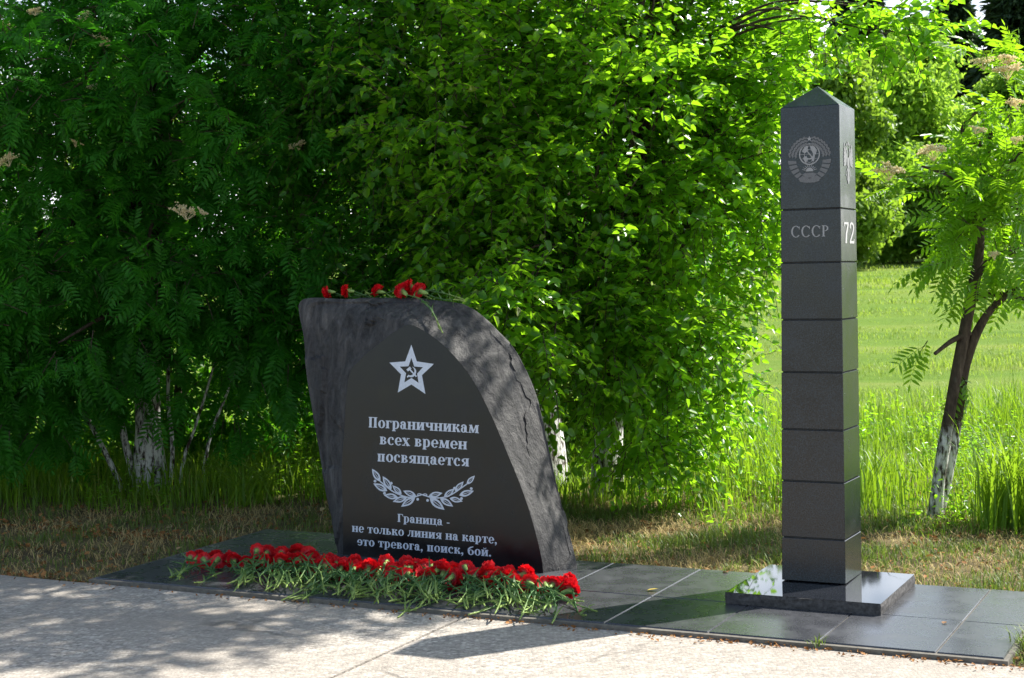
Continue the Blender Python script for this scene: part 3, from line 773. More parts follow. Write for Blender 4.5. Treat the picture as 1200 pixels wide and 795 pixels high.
def sleaf_mesh(seed):
    f = stem_path(seed); r = np.random.default_rng(seed + 50); V = []; Q = []
    for q in (.16, .28, .40, .52, .63, .74, .84):
        p0 = f(q); az = r.uniform(0, 6.28)
        for sg in (0, math.pi):
            if r.random() < .30: continue
            a = az + sg + r.uniform(-.3, .3); L = r.uniform(.025, .068); out = np.array([math.cos(a), math.sin(a), 0]); sv = np.array([-math.sin(a), math.cos(a), 0]); b = len(V)
            cu = r.uniform(.3, 1.6)
            for i in range(6):
                t = i / 5; ang = rad(35) + cu * t; p = p0 + out * (L * t * math.sin(min(ang, 2.4))) + np.array([0, 0, 1]) * (L * t * math.cos(ang)); w = .0042 * (1 - t) ** .6 + .0004
                V += [p + sv * w, p - sv * w]
            for i in range(5): Q.append((b + 2 * i, b + 2 * i + 1, b + 2 * i + 3, b + 2 * i + 2))
    return quadmesh('leaves', V, Q, M_STEM)
STEMS = [stem_mesh(s) for s in range(5)]; SLEAF = [sleaf_mesh(s) for s in range(5)]
def make_carnation(bloom_pos, end_pos, label, group, k, roll=None, size=1.0, swing=0.0):
    """bloom at bloom_pos, stem running to end_pos; the thing's origin is the bloom base"""
    B = Vector(bloom_pos); E = Vector(end_pos); ax = (B - E).normalized()
    q = ax.to_track_quat('Z', 'Y'); root = bpy.data.objects.new('carnation', None); COL.objects.link(root); root.empty_display_size = .03
    root.rotation_mode = 'QUATERNION'; root.rotation_quaternion = q @ Vector((0, 0, 1)).rotation_difference(Vector((0, 0, 1)))
    from mathutils import Quaternion
    root.rotation_quaternion = q @ Quaternion((0, 0, 1), random.uniform(0, 6.28) if roll is None else roll)
    root.location = B
    setp(root, label, 'flower', group)
    L = (B - E).length / STEM_L
    b = link('bloom', BLOOMS[k % 3], root); tilt = random.uniform(-.6, .6); b.rotation_euler = (tilt, random.uniform(-.6, .6), random.uniform(0, 6)); b.scale = (size,) * 3
    c = link('calyx', CALYX, root); c.scale = (1.15 * size,) * 3
    for nm, me in (('stem', STEMS[k % 5]), ('leaves', SLEAF[k % 5])):
        o = link(nm, me, root); o.scale = (1, 1, L)
    return root
GRP = 'red carnations laid in a row at the foot of the memorial stone'
ORD = ['first', 'second', 'third', 'fourth', 'fifth', 'sixth', 'seventh', 'eighth', 'ninth', 'tenth']
def lay_carnations():
    spec = []
    # lower tier lies on the paving, later tiers rest on it; positions run along the paving
    n1 = 44
    for i in range(n1):
        t = i / (n1 - 1)
        s = -4.75 + 2.01 * t + rng.normal(0, .010); v = 6.03 + .02 * math.sin(9 * t) + rng.normal(0, .015)
        spec.append((0, t, s, v, .040 + abs(rng.normal(0, .008))))
    for i in range(36):
        t = .24 + .74 * i / 35 ; s = -4.75 + 1.99 * t + rng.normal(0, .015); v = 6.03 + rng.normal(0, .02); spec.append((1, t, s, v, .066 - .012 * (t > .88) + rng.normal(0, .008)))
    for i in range(30):
        t = .20 + .70 * i / 29 + rng.normal(0, .01); s = -4.75 + 1.99 * t; v = 6.07 + rng.normal(0, .018); spec.append((2, t, s, v, .086 - .014 * (t > .35) + rng.normal(0, .010)))
    for i in range(10):
        t = .40 + .52 * i / 9 + rng.normal(0, .012); s = -4.75 + 1.99 * t; v = 5.97 + rng.normal(0, .025); spec.append((3, t, s, v, .050 + abs(rng.normal(0, .012))))
    spec.sort(key=lambda a: a[1])
    low = 0
    for k, (tier, t, s, v, z) in enumerate(spec):
        p = SV(s, v, z)
        ang = rng.normal(0, .30) + (.0 if t < .8 else -.15 * (t - .8) / .2)
        if tier == 3: ang += rng.normal(0, .2)
        d = np.array([math.sin(ang) + .06, -math.cos(ang), 0]); Ls = rng.uniform(.33, .42) * (.86 if t < .16 else 1) + .03 * (tier >= 1)
        e = p + d * Ls; e[2] = rng.uniform(.008, .03) + (.012 if tier in (1, 2) else 0)
        vv = e @ VV
        if vv < V_FRONT - .03: e[2] -= .022 * min(1, (V_FRONT - vv) / .1)
        e[2] = max(e[2], -.015)
        if tier == 0 and low < 10 and t < .26:
            lab = '%s red carnation from the left end of the row on the black paving' % ORD[low]; low += 1
        elif t > .985 and tier == 0: lab = 'red carnation at the far right end of the row beside the foot of the stone'
        elif tier == 2: lab = 'red carnation in the top layer of the heap against the lower edge of the inscription'
        elif tier == 3: lab = 'red carnation slipped low among the green stems of the heap'
        elif t < .55: lab = 'red carnation packed in the left half of the heap before the stone'
        else: lab = 'red carnation packed in the right half of the heap before the stone'
        make_carnation(p, e, lab, GRP, k, size=rng.uniform(.86, 1.12))
    # the end flower turned away to the right
    p = SV(-2.735, 6.00, .042); e = p + np.array([-.27, -.12, -.03]); make_carnation(p, e, 'red carnation at the right end whose head points right onto bare paving', GRP, 1, size=1.05)
    p = SV(-2.80, 6.12, .05); e = p + np.array([-.24, -.22, -.035]); make_carnation(p, e, 'red carnation just left of the last one with its stem slanting left', GRP, 3, size=1.05)
lay_carnations()
# carnations on top of the stone
G2 = 'red carnations lying on top of the memorial stone'
for k, (q, d, qe, de, lab) in enumerate((((386, 342), .15, (440, 347), .20, 'leftmost of the red carnations lying on top of the stone'),
        ((408, 341), .16, (470, 346), .22, 'second red carnation from the left on top of the stone'),
        ((444, 342), .18, (505, 349), .22, 'third small red carnation from the left on top of the stone'),
        ((473, 342), .16, (522, 388), .02, 'red carnation on the stone top whose stem hangs down over the front'),
        ((483, 337), .20, (545, 352), .24, 'red carnation highest in the cluster on the stone top'),
        ((493, 342), .17, (545, 356), .20, 'rightmost red carnation in the cluster on the stone top'))):
    p = on_face(q, d); e = on_face(qe, de)
    if k == 3: e = e + fn * .02
    make_carnation(p, e, lab, G2, k, size=1.08 if k > 2 else .9)

# ------------------------------------------------------------------ foliage tools
def nrm(a): return a / (np.linalg.norm(a, axis=-1, keepdims=True) + 1e-9)
def leaves(P, D, N, L, Wd, fold=.25, curl=.25):
    """P base, D direction, N normal (arrays): six-point folded leaves, two quads each"""
    D = nrm(D); Sx = nrm(np.cross(D, N)); N = nrm(np.cross(Sx, D)); L = L[:, None]; Wd = Wd[:, None]
    c = curl * rng.uniform(-.3, 1.2, (len(P), 1))
    v0 = P; v3 = P + D * L - N * L * c
    a = P + D * L * .28; b = P + D * L * .68 - N * L * c * .45
    v1 = a + Sx * Wd * .5 + N * Wd * fold; v2 = b + Sx * Wd * .40 + N * Wd * fold * .8
    v5 = a - Sx * Wd * .5 + N * Wd * fold; v4 = b - Sx * Wd * .40 + N * Wd * fold * .8
    V = np.stack([v0, v1, v2, v3, v4, v5], 1)
    i = np.arange(len(P))[:, None] * 6
    Q = np.stack([i + [0, 1, 2, 3], i + [0, 3, 4, 5]], 1)
    return V.reshape(-1, 3), Q.reshape(-1, 4)
def sph(n):
    return nrm(rng.normal(0, 1, (n, 3)))
def in_ellipsoids(n, E, keep=None):
    """n points in a union of ellipsoids (cx,cy,cz,rx,ry,rz,weight)"""
    w = np.array([e[6] for e in E], float); w /= w.sum(); out = []
    while len(out) < n:
        k = rng.choice(len(E), p=w); e = E[k]; p = sph(1)[0] * rng.random() ** .36
        p = np.array(e[:3]) + p * np.array(e[3:6])
        if keep is None or keep(p): out.append(p)
    return np.array(out)
def clump_twigs(C, r, per, out_c, up=.25):
    """twig origins and directions scattered through clumps"""
    n = len(C) * per; c = np.repeat(C, per, 0); d = sph(n); rr = np.repeat(r, per)[:, None]
    P = c + d * rr * rng.random((n, 1)) ** .5
    o = nrm(P - out_c); D = nrm(d * .9 + o * .6 + np.array([0, 0, up]) + rng.normal(0, .35, (n, 3)))
    return P, D
def ovate_crown(P, D, tw, k, ll, lw, droop=.25):
    n = len(P); t = np.tile((np.arange(k) + .6) / k, n); j = np.tile(np.arange(k), n); rep = lambda a: np.repeat(a, k, 0)
    L = rep(tw)[:, None] if hasattr(tw, '__len__') else tw
    Pp = rep(P) + rep(D) * t[:, None] * L + np.array([0, 0, -1]) * (droop * t ** 2)[:, None] * L
    dd = rep(D); side = nrm(np.cross(dd, [0, 0, 1.])); sg = np.where(j % 2 == 0, 1., -1.)[:, None]
    ld = nrm(dd * .55 + side * sg * .9 + rng.normal(0, .35, (n * k, 3)) + np.array([0, 0, -.30]))
    ln = nrm(np.array([0, 0, 1.]) + rng.normal(0, .45, (n * k, 3)))
    sz = rng.uniform(.6, 1.15, n * k) * (1 - .35 * t)
    return leaves(Pp, ld, ln, ll * sz, lw * sz)
def twig_mesh(P, D, tw, droop=.25, r=.0028):
    n = len(P); T = np.array([0, .5, 1.]); V = []
    a = nrm(np.cross(D, [.3, .1, 1.])); b = np.cross(D, a); ring = []
    for t in T:
        c = P + D * t * tw + np.array([0, 0, -1]) * droop * t * t * tw
        for q in range(3):
            th = 2 * math.pi * q / 3; ring.append(c + (a * math.cos(th) + b * math.sin(th)) * r * (1.1 - .7 * t))
    V = np.stack(ring, 1).reshape(-1, 3); i = np.arange(n)[:, None] * 9; Q = []
    for l in range(2):
        for q in range(3): Q.append(i + [l * 3 + q, l * 3 + (q + 1) % 3, l * 3 + 3 + (q + 1) % 3, l * 3 + 3 + q])
    return V, np.stack(Q, 1).reshape(-1, 4)
def pinnate(P, D, N, L, pairs=6):
    """compound rowan leaves: a rachis with paired leaflets"""
    n = len(P); D = nrm(D); Sx = nrm(np.cross(D, N)); N = nrm(np.cross(Sx, D)); LP, LD, LN, LL = [], [], [], []
    dr = rng.uniform(.15, .55, (n, 1))
    for k in range(pairs + 1):
        t = .22 + .78 * k / pairs; c = P + D * (L * t)[:, None] - N * (L[:, None] * dr * t * t)
        ax = nrm(D - N * dr * 2 * t); sz = L * .36 * (1 - .25 * abs(t - .55) / .45)
        if k == pairs: LP.append(c); LD.append(ax); LN.append(N); LL.append(sz * .9); continue
        for sg in (1, -1):
            LP.append(c); LD.append(nrm(Sx * sg * .88 + ax * .42 - N * .18 + rng.normal(0, .07, (n, 3)))); LN.append(nrm(N + Sx * sg * .15 + rng.normal(0, .10, (n, 3)))); LL.append(sz)
    LP, LD, LN, LL = (np.concatenate(a) for a in (LP, LD, LN, LL))
    V1, Q1 = leaves(LP, LD, LN, LL, LL * .30, .12, .12)
    # rachis as a thin folded blade
    e = P + D * L[:, None] - N * (L[:, None] * dr); mid = P + D * (L * .55)[:, None] - N * (L[:, None] * dr * .3)
    w = Sx * .0016; R = np.stack([P - w, P + w, mid + w, mid - w, e + w * .4, e - w * .4], 1); i = np.arange(n)[:, None] * 6
    V2 = R.reshape(-1, 3); Q2 = np.stack([i + [0, 1, 2, 3], i + [3, 2, 4, 5]], 1).reshape(-1, 4)
    return np.concatenate([V1, V2]), np.concatenate([Q1, Q2 + len(V1)])
def blossom_mesh(r, seed):
    """flat-topped rowan flower head: many tiny florets on a dome, on fine stalks"""
    q = np.random.default_rng(seed); m_ = 11; a = q.uniform(0, 6.28, m_); rr = r * .82 * np.sqrt(q.random(m_)); sc_ = np.stack([rr * np.cos(a), rr * np.sin(a) * .8, .22 * r * (1 - (rr / r) ** 2) + q.normal(0, r * .09, m_)], 1)
    c = np.concatenate([k + q.normal(0, 1, (30, 3)) * r * np.array([.15, .15, .05]) for k in sc_]); s = r * .06; mb = MB()
    for p in c:
        k = q.uniform(.7, 1.3) * s; mb.add([p + np.array(d) * k for d in ((1, 0, 0), (0, 1, 0), (-1, 0, 0), (0, -1, 0), (0, 0, .8), (0, 0, -.8))], [(0, 1, 4), (1, 2, 4), (2, 3, 4), (3, 0, 4), (1, 0, 5), (2, 1, 5), (3, 2, 5), (0, 3, 5)])
    for p in sc_: mb.tube([(0, 0, -r * .5), p * .7 + np.array([0, 0, -r * .12]), p], [.0016, .001, .0008], 4, False)
    return mb.mesh('flower_cluster', M_CREAM, False)
def limb_set(mb, root, starts, targets, r0, n=7):
    for (p0, r_), t in zip(starts, targets):
        t = np.asarray(t, float); mid = (p0 + t) / 2 + rng.normal(0, .08, 3) * np.linalg.norm(t - p0) * .6 + np.array([0, 0, .06])
        pts = smooth_path([p0, mid, t], 6); k = len(pts); mb.tube(pts, [r_ * (1 - .82 * i / (k - 1)) for i in range(k)], n, False)

# ------------------------------------------------------------------ trees by the memorial
def in_view(p, Y0=7.0):
    return True
def trunk_mesh(paths, mat, name='trunk', n=14):
    mb = MB()
    for pts, rr in paths:
        P = smooth_path(pts, 8); k = len(P); R_ = np.interp(np.linspace(0, 1, k), np.linspace(0, 1, len(rr)), rr)
        V_ = [(lambda i_, th, R=R_, ph=rng.uniform(0, 6): R[min(i_, len(R) - 1)] * (1 + .10 * math.sin(3 * th + ph + i_ * .15) + .05 * math.sin(7 * th + i_ * .4)))]
        mb.tube(P, V_[0], n, True)
    return mb.mesh(name, mat)

# --- left rowan
RB = ground((187, 562)); RB = np.array([RB[0], RB[1] - .25, 0.])
rowan = empty('rowan_tree', RB, 'dark shaded rowan with a whitewashed trunk and pinnate leaves left of the stone', 'tree')
link('trunk', trunk_mesh([([(0, 0, -.05), (.0, 0, .35), (.01, .02, .9), (.08, .1, 1.7), (.05, .15, 2.6), (.1, .2, 3.8)], [.115, .085, .075, .06, .05, .02])], M_BARKWL), rowan)
for pts, r_ in (([(-.09, .0, -.03), (-.17, .02, .30), (-.24, .05, .75), (-.4, .1, 1.5), (-.7, .1, 2.4)], .03), ([(-.17, -.06, -.03), (-.28, -.05, .22), (-.42, 0, .48), (-.7, .05, 1.0), (-1.1, .05, 1.7)], .022),
                ([(.16, -.12, -.03), (.17, -.10, .3), (.15, -.08, .62), (.2, -.02, 1.3), (.5, .1, 2.2)], .018), ([(.20, -.1, -.03), (.25, -.1, .2), (.33, -.06, .42), (.6, .0, 1.2), (1.0, .1, 2.0)], .014),
                ([(.34, -.05, -.03), (.40, -.02, .3), (.52, .02, .6), (.8, .1, 1.3)], .014)):
    link('stem', trunk_mesh([(pts, [r_, r_ * .8, r_ * .65, r_ * .5, r_ * .3][:len(pts)])], M_BARKWL, 'stem', 8), rowan)
E_ = [(-2.5, 10.3, 2.3, 1.75, 1.0, 1.75, 3), (-1.7, 10.2, 2.0, 1.1, .9, 1.55, 2), (-3.3, 10.2, 1.6, 1.2, .9, 1.2, 1.6), (-2.4, 10.4, 4.0, 1.6, 1.1, .9, 1), (-2.3, 9.75, 1.15, 1.4, .5, .65, 1.3), (-2.2, 9.6, 2.4, 1.5, .5, 1.0, 1.3), (-3.0, 10.2, 3.3, 1.1, .8, .7, 1.4), (-2.0, 10.5, 3.4, .9, .7, .6, 1.0), (-3.35, 9.8, .75, .75, .4, .45, .9), (-1.45, 9.9, .9, .6, .4, .45, .7)]
C_ = in_ellipsoids(345, E_, lambda p: p[2] > (.78 if -2.75 < p[0] < -1.9 else .36) + .15 * math.sin(p[0] * 5)); r_ = rng.uniform(.20, .36, len(C_))
P_, D_ = clump_twigs(C_, r_, 9, np.array([-2.5, 10.9, 2.0]), .1)
k_ = 4; n_ = len(P_); rep = lambda a: np.repeat(a, k_, 0)
base_ = rep(P_) + rep(D_) * np.tile(np.array([.02, .07, .12, .16]), n_)[:, None]
dd_ = nrm(rep(D_) + rng.normal(0, .65, (n_ * k_, 3)) + np.array([0, -.10, -.35]))
nn_ = nrm(np.array([0, -.25, 1.]) + rng.normal(0, .35, (n_ * k_, 3)))
V_, Q_ = pinnate(base_, dd_, nn_, rng.uniform(.13, .215, n_ * k_))
link('crown', quadmesh('crown', V_ - RB, Q_, M_ROWAN), rowan)
mb = MB(); limb_set(mb, RB, [(RB + np.array([.05, .08, h]), .03) for h in np.linspace(.8, 3.4, 26)], C_[:26], .03)
V_, Q_ = twig_mesh(P_, D_, .17, .1, .0035); b0 = len(mb.v); mb.v += [tuple(p) for p in V_]; mb.f += [tuple(int(x) + b0 for x in q) for q in Q_]
mb.v = [(p[0] - RB[0], p[1] - RB[1], p[2] - RB[2]) for p in mb.v]
link('branches', mb.mesh('branches', M_BARK), rowan)
for k, (q, Y, r) in enumerate((((120, 48), 9.5, .075), ((100, 20), 9.6, .06), ((8, 188), 9.35, .08), ((90, 168), 9.4, .05), ((222, 248), 9.3, .11), ((8, 30), 9.5, .06), ((110, 102), 9.5, .05), ((348, 170), 9.4, .07), ((40, 14), 9.6, .05))):
    p = at(q, Y) - RB; o = link('flower_cluster', blossom_mesh(r, k), rowan, p); o.rotation_euler = (.35, rng.normal(0, .2), rng.uniform(0, 6))

# --- leafy tree between the rowan and the bush
CB = np.array([.22, 10.15, 0.])
mid = empty('broadleaf_tree', CB, 'shaded leafy tree rising behind the memorial stone with drooping ovate leaves', 'tree')
link('trunk', trunk_mesh([([(0, 0, -.05), (-.03, 0, .4), (-.10, .02, 1.0), (-.35, .05, 2.0), (-.75, .1, 3.1), (-.9, .1, 4.2)], [.12, .10, .085, .07, .05, .02]), ([(-.08, 0, .9), (.1, .1, 1.7), (.3, .2, 2.8), (.4, .2, 4.0)], [.06, .05, .04, .015])], M_BARKW), mid)
E_ = [(-.35, 9.9, 2.9, 1.25, 1.0, 1.5, 3), (-.25, 9.8, 1.5, .95, .8, .9, 1.4), (-.1, 9.6, 4.2, 1.7, 1.3, 1.0, 2.0), (-.9, 9.8, 2.4, .7, .7, 1.3, 1.2)]
C_ = in_ellipsoids(300, E_, lambda p: p[2] > .62 and not (p[1] < 9.0 and p[2] < 2.7)); r_ = rng.uniform(.18, .36, len(C_))
P_, D_ = clump_twigs(C_, r_, 13, np.array([-.2, 10.4, 2.5]), .0)
V_, Q_ = ovate_crown(P_, D_, .26, 11, .075, .050, .35)
link('crown', quadmesh('crown', V_ - CB, Q_, M_OVATE2), mid)
mb = MB(); limb_set(mb, CB, [(CB + np.array([-.1 - .2 * max(0, h - 1) , .05, h]), .028) for h in np.linspace(1.0, 3.2, 24)], C_[:24], .03)
V_, Q_ = twig_mesh(P_, D_, .26, .35); b0 = len(mb.v); mb.v += [tuple(p) for p in V_]; mb.f += [tuple(int(x) + b0 for x in q) for q in Q_]
mb.v = [(p[0] - CB[0], p[1] - CB[1], p[2] - CB[2]) for p in mb.v]
link('branches', mb.mesh('branches', M_BARK), mid)

# --- bright bush right of the stone
BB = np.array([.55, 9.62, 0.])
bush = empty('bird_cherry_bush', BB, 'bright green bushy tree with glossy sunlit leaves between the stone and the post', 'bush')
link('trunk', trunk_mesh([([(0, 0, -.05), (.02, 0, .35), (.08, .0, .9), (.2, .0, 1.8), (.35, 0, 2.8), (.5, -.1, 5.0)], [.10, .085, .07, .055, .04, .015]), ([(.02, 0, .3), (.25, -.05, .9), (.55, -.1, 1.7), (.8, -.1, 2.7)], [.05, .045, .035, .015]), ([(-.02, 0, .4), (-.25, -.1, 1.1), (-.4, -.2, 2.0), (-.4, -.3, 3.0)], [.045, .04, .03, .012])], M_BARKW), bush)
E_ = [(.45, 9.05, 1.9, .85, .6, 1.2, 3), (1.0, 9.75, 2.9, .85, .6, 1.2, 2.4), (.60, 9.2, 1.0, .58, .55, .70, 1.4), (.2, 9.5, 4.0, 1.1, .8, .8, 1.2), (-.1, 8.95, 2.3, .6, .5, 1.0, 1.2),
      (.66, 9.1, .85, .50, .5, .56, .9), (1.25, 9.7, 2.2, .45, .5, .9, 1.2), (1.85, 8.45, 4.6, 1.45, .70, .6, 2.4)]  # last ellipsoid: unseen overhang shaped to shade the left pavement
C_ = in_ellipsoids(370, E_, lambda p: p[2] > .34 and not (p[1] < 8.5 and p[2] < 2.95)); r_ = rng.uniform(.12, .30, len(C_))
ext = np.array([at(q, Y) for q, Y in (((985, 25), 8.7), ((1040, 40), 8.6), ((1085, 45), 8.6), ((960, 60), 8.8), ((1015, 8), 8.7), ((1060, 10), 8.6), ((565, 335), 8.5), ((600, 360), 8.5), ((540, 345), 8.45), ((640, 400), 8.6), ((860, 450), 9.0), ((840, 380), 8.9), ((600, 352), 8.2), ((628, 395), 8.2), ((575, 338), 8.2), ((645, 440), 8.25), ((612, 345), 8.3), ((905, 120), 9.1), ((912, 175), 9.0), ((900, 235), 9.1), ((905, 285), 9.2), ((880, 320), 9.0), ((890, 80), 9.2), ((925, 75), 9.0), ((890, 200), 9.4), ((905, 150), 9.5), ((895, 265), 9.5), ((815, 500), 9.1), ((785, 520), 9.0), ((750, 535), 8.9))])
C_ = np.concatenate([C_, ext]); r_ = np.concatenate([r_, [.12] * len(ext)])
P_, D_ = clump_twigs(C_, r_, 11, np.array([.6, 9.7, 2.0]), .15)
V_, Q_ = ovate_crown(P_, D_, .30, 10, .080, .055, .22)
link('crown', quadmesh('crown', V_ - BB, Q_, M_OVATE), bush)
mb = MB(); limb_set(mb, BB, [(BB + np.array([.1 * h, -.03 * h, h]), .022) for h in np.linspace(.7, 3.4, 26)], C_[:26], .03)
mb.tube(smooth_path([BB + np.array([.35, 0, 2.8]), np.array([1.1, 8.9, 4.0]), np.array([1.6, 8.2, 4.5]), np.array([2.4, 8.0, 4.8])], 6), np.linspace(.024, .008, 19), 7, False)
for p in ext[14:19]:
    mb.tube(smooth_path([BB + np.array([-.2, -.2, 1.5]), (BB + np.array([-.2, -.2, 1.5]) + p) / 2 + np.array([0, 0, .10]), p], 6), np.linspace(.012, .003, 13), 5, False)
for p in ext[:6]:
    mb.tube(smooth_path([BB + np.array([.45, -.1, 2.6]), (BB + np.array([.5, -.1, 2.7]) + p) / 2 + np.array([0, 0, .12]), p], 6), np.linspace(.011, .003, 13), 6, False)
V_, Q_ = twig_mesh(P_, D_, .30, .22); b0 = len(mb.v); mb.v += [tuple(p) for p in V_]; mb.f += [tuple(int(x) + b0 for x in q) for q in Q_]
mb.v = [(p[0] - BB[0], p[1] - BB[1], p[2] - BB[2]) for p in mb.v]
link('branches', mb.mesh('branches', M_BARK), bush)

# --- young rowan on the right
YB = np.array([2.28, 8.60, 0.])
young = empty('rowan_tree', YB, 'young sunlit rowan with a leaning forked trunk and cream flower heads right of the post', 'tree')
def yb(q, Y): return at(q, Y) - YB
tp = [np.array([0, 0, -.05]), yb((1100, 560), 8.6), yb((1112, 490), 8.6), yb((1125, 420), 8.6), yb((1140, 340), 8.62), yb((1147, 300), 8.64), yb((1150, 240), 8.65), yb((1162, 150), 8.66)]
tp2 = [np.array([.02, .03, -.05]), yb((1110, 560), 8.64), yb((1122, 490), 8.64), yb((1133, 420), 8.63), yb((1160, 365), 8.6), yb((1200, 332), 8.55), yb((1250, 290), 8.5)]
link('trunk', trunk_mesh([(tp, [.044, .034, .031, .032, .031, .026, .020, .011]), (tp2, [.034, .029, .027, .028, .020, .016, .011])], M_BARKY), young)
for pts in ([(1142, 330), (1165, 300), (1200, 290), (1240, 250)], [(1148, 290), (1135, 230), (1110, 205), (1080, 195)], [(1150, 260), (1180, 200), (1200, 175)], [(1150, 170), (1128, 155), (1140, 135), (1165, 124)], [(1140, 350), (1170, 345), (1205, 352)], [(1137, 390), (1115, 400), (1095, 415)]):
    link('branch', trunk_mesh([([yb(q, 8.6 - .02 * i) for i, q in enumerate(pts)], [.018, .014, .010, .006][:len(pts)])], M_BARK, 'branch', 7), young)
cl = [((1045, 222), .05), ((1082, 205), .06), ((1098, 235), .07), ((1125, 215), .10), ((1150, 90), .13), ((1185, 100), .14), ((1180, 140), .15), ((1145, 165), .08), ((1190, 190), .2), ((1150, 215), .2), ((1200, 230), .2), ((1135, 262), .13), ((1160, 270), .2), ((1190, 290), .18), ((1122, 305), .07), ((1140, 300), .12), ((1192, 150), .10), ((1190, 240), .2), ((1095, 395), .06), ((1120, 430), .04), ((1150, 320), .10), ((1195, 320), .1), ((1170, 200), .2)]
C_ = np.concatenate([[at(q, 8.6 + rng.normal(0, .16)) for q, r in cl], [at(q, 8.7 + rng.normal(0, .2)) for q, r in cl[7:16]]]); r_ = np.array([r for q, r in cl] + [r for q, r in cl[7:16]])
w_ = np.maximum(1, np.round(5.0 * (r_ / .14) ** 1.6)).astype(int); C_ = np.repeat(C_, w_, 0); r_ = np.repeat(r_, w_)
P_, D_ = clump_twigs(C_, r_, 1, YB + np.array([.5, .1, 1.6]), .2)
k_ = 3; n_ = len(P_); rep = lambda a: np.repeat(a, k_, 0)
base_ = rep(P_) + rep(D_) * np.tile(np.array([.0, .05, .09]), n_)[:, None]
dd_ = nrm(rep(D_) + rng.normal(0, .6, (n_ * k_, 3)) + np.array([0, -.1, -.2])); nn_ = nrm(np.array([0, -.2, 1.]) + rng.normal(0, .4, (n_ * k_, 3)))
V_, Q_ = pinnate(base_, dd_, nn_, rng.uniform(.15, .23, n_ * k_))
link('crown', quadmesh('crown', V_ - YB, Q_, M_SUNROWAN), young)
V_, Q_ = twig_mesh(P_, D_, .12, .1, .003); setp(link('twigs', quadmesh('twigs', V_ - YB, Q_, M_BARK), young), kind='stuff')
for k, (q, r) in enumerate((((1042, 201), .10), ((1093, 178), .10), ((1152, 74), .075), ((1180, 83), .10), ((1182, 70), .06), ((1194, 122), .07), ((1144, 152), .05), ((1190, 165), .05), ((1165, 300), .05))):
    o = link('flower_cluster', blossom_mesh(r, 20 + k), young, yb(q, 8.36)); o.rotation_euler = (rng.normal(.15, .15), rng.normal(0, .2), rng.uniform(0, 6))

# --- thicket behind the front trees, added as fill and to block sun
for lab, (x, y), hgt, wd in (('dark leafy bush added for shade and fill behind the left rowan', (-2.6, 11.9), 3.3, 2.4), ('dark leafy bush added for shade and fill at the far left behind the rowan', (-4.5, 11.8), 3.2, 2.4),
                             ('dark leafy bush added to block sun behind the memorial stone and the broadleaf tree', (-.6, 11.75), 3.9, 2.4), ('leafy bush added to keep sun off the left grass behind the trunk of the bright bird cherry', (.75, 11.7), 3.3, 1.7)):
    B = np.array([x, y, float(gz(x, y)) - .02]); t = empty('added_thicket_bush', B, lab, 'bush')
    mb = MB()
    for k in range(6):
        a = rng.uniform(0, 6.28); mb.tube(smooth_path([(.08 * math.cos(a), .08 * math.sin(a), -.05), (.25 * math.cos(a), .25 * math.sin(a), hgt * .35), (.5 * wd * .6 * math.cos(a), .5 * wd * .6 * math.sin(a), hgt * .8)], 5), np.linspace(.035, .008, 11), 6, False)
    link('stems', mb.mesh('stems', M_BARK), t)
    C_ = in_ellipsoids(165, [(0, 0, hgt * .55, wd * .5, .9, hgt * .45, 2), (0, 0, hgt * .3, wd * .5, .7, hgt * .28, 1), (0, 0, .45, wd * .5, .6, .4, 1)], lambda p: p[2] > .08)
    P_, D_ = clump_twigs(C_, rng.uniform(.2, .36, len(C_)), 9, np.array([0, 0, hgt * .4]), .1)
    V_, Q_ = ovate_crown(P_, D_, .3, 9, .085, .055, .3); link('crown', quadmesh('crown', V_, Q_, M_OVATE2), t)

# ------------------------------------------------------------------ distant trees
def far_tree(name, label, q_base, Y, height, width, mat, leaf, n, trunk=.2, group=None, lobes=14, low=.12):
    x = at(q_base, Y)[0]; z0 = float(gz(x, Y)) - .03; B = np.array([x, Y, z0]); t = empty(name, B, label, 'tree' if 'tree' in name or 'pine' in name else 'bush', group)
    link('trunk', trunk_mesh([([(0, 0, -.2), (.02 * height, 0, height * .3), (0, .02 * height, height * .75)], [trunk, trunk * .7, trunk * .25])], M_BARK, 'trunk', 9), t)
    C = []
    for k in range(lobes):
        h = rng.uniform(low, .92); w = math.sin(math.pi * min(1, h * .85 + .18)) ** .7 * .36 * width; a = rng.uniform(0, 6.28); d = w * math.sqrt(rng.random())
        C.append((d * math.cos(a), d * math.sin(a), h * height))
    C = np.array(C); R_ = rng.uniform(.12, .30, lobes) * width * .75 * (14 / max(14, lobes)) ** .30; m_ = n // lobes
    d = sph(lobes * m_); rr = np.repeat(R_, m_)[:, None] * (rng.random((lobes * m_, 1)) ** .55 * 1.35) * np.array([1, 1, .8])
    P = np.repeat(C, m_, 0) + d * rr; P = P[P[:, 2] > .02 * height]
    D = nrm(rng.normal(0, 1, P.shape) + np.array([0, 0, -.6])); N = nrm(nrm(P - np.array([0, 0, height * .45])) * .4 + np.array([0, 0, .5]) + rng.normal(0, .8, P.shape)); L = rng.uniform(.6, 1.3, len(P)) * leaf
    V, Q = leaves(P, D, N, L, L * .55)
    link('crown', quadmesh('crown', V, Q, mat), t); return t
far_tree('willow_tree', 'dense rounded willow beyond the meadow right behind the granite post', (1062, 308), 60, 8.9, 8.2, M_WILLOW, .22, 64000, .22, lobes=64, low=.06)
far_tree('lime_tree', 'yellow-green leafy tree at the meadow edge just left of the willow', (985, 308), 54, 7.6, 5.2, M_LIME, .22, 24000, .2, lobes=36)
far_tree('shrub', 'low dark shrub under the right side of the willow', (1125, 306), 57, 4.6, 4.4, M_FARLEAF, .22, 9000, .12, lobes=14, low=.05)
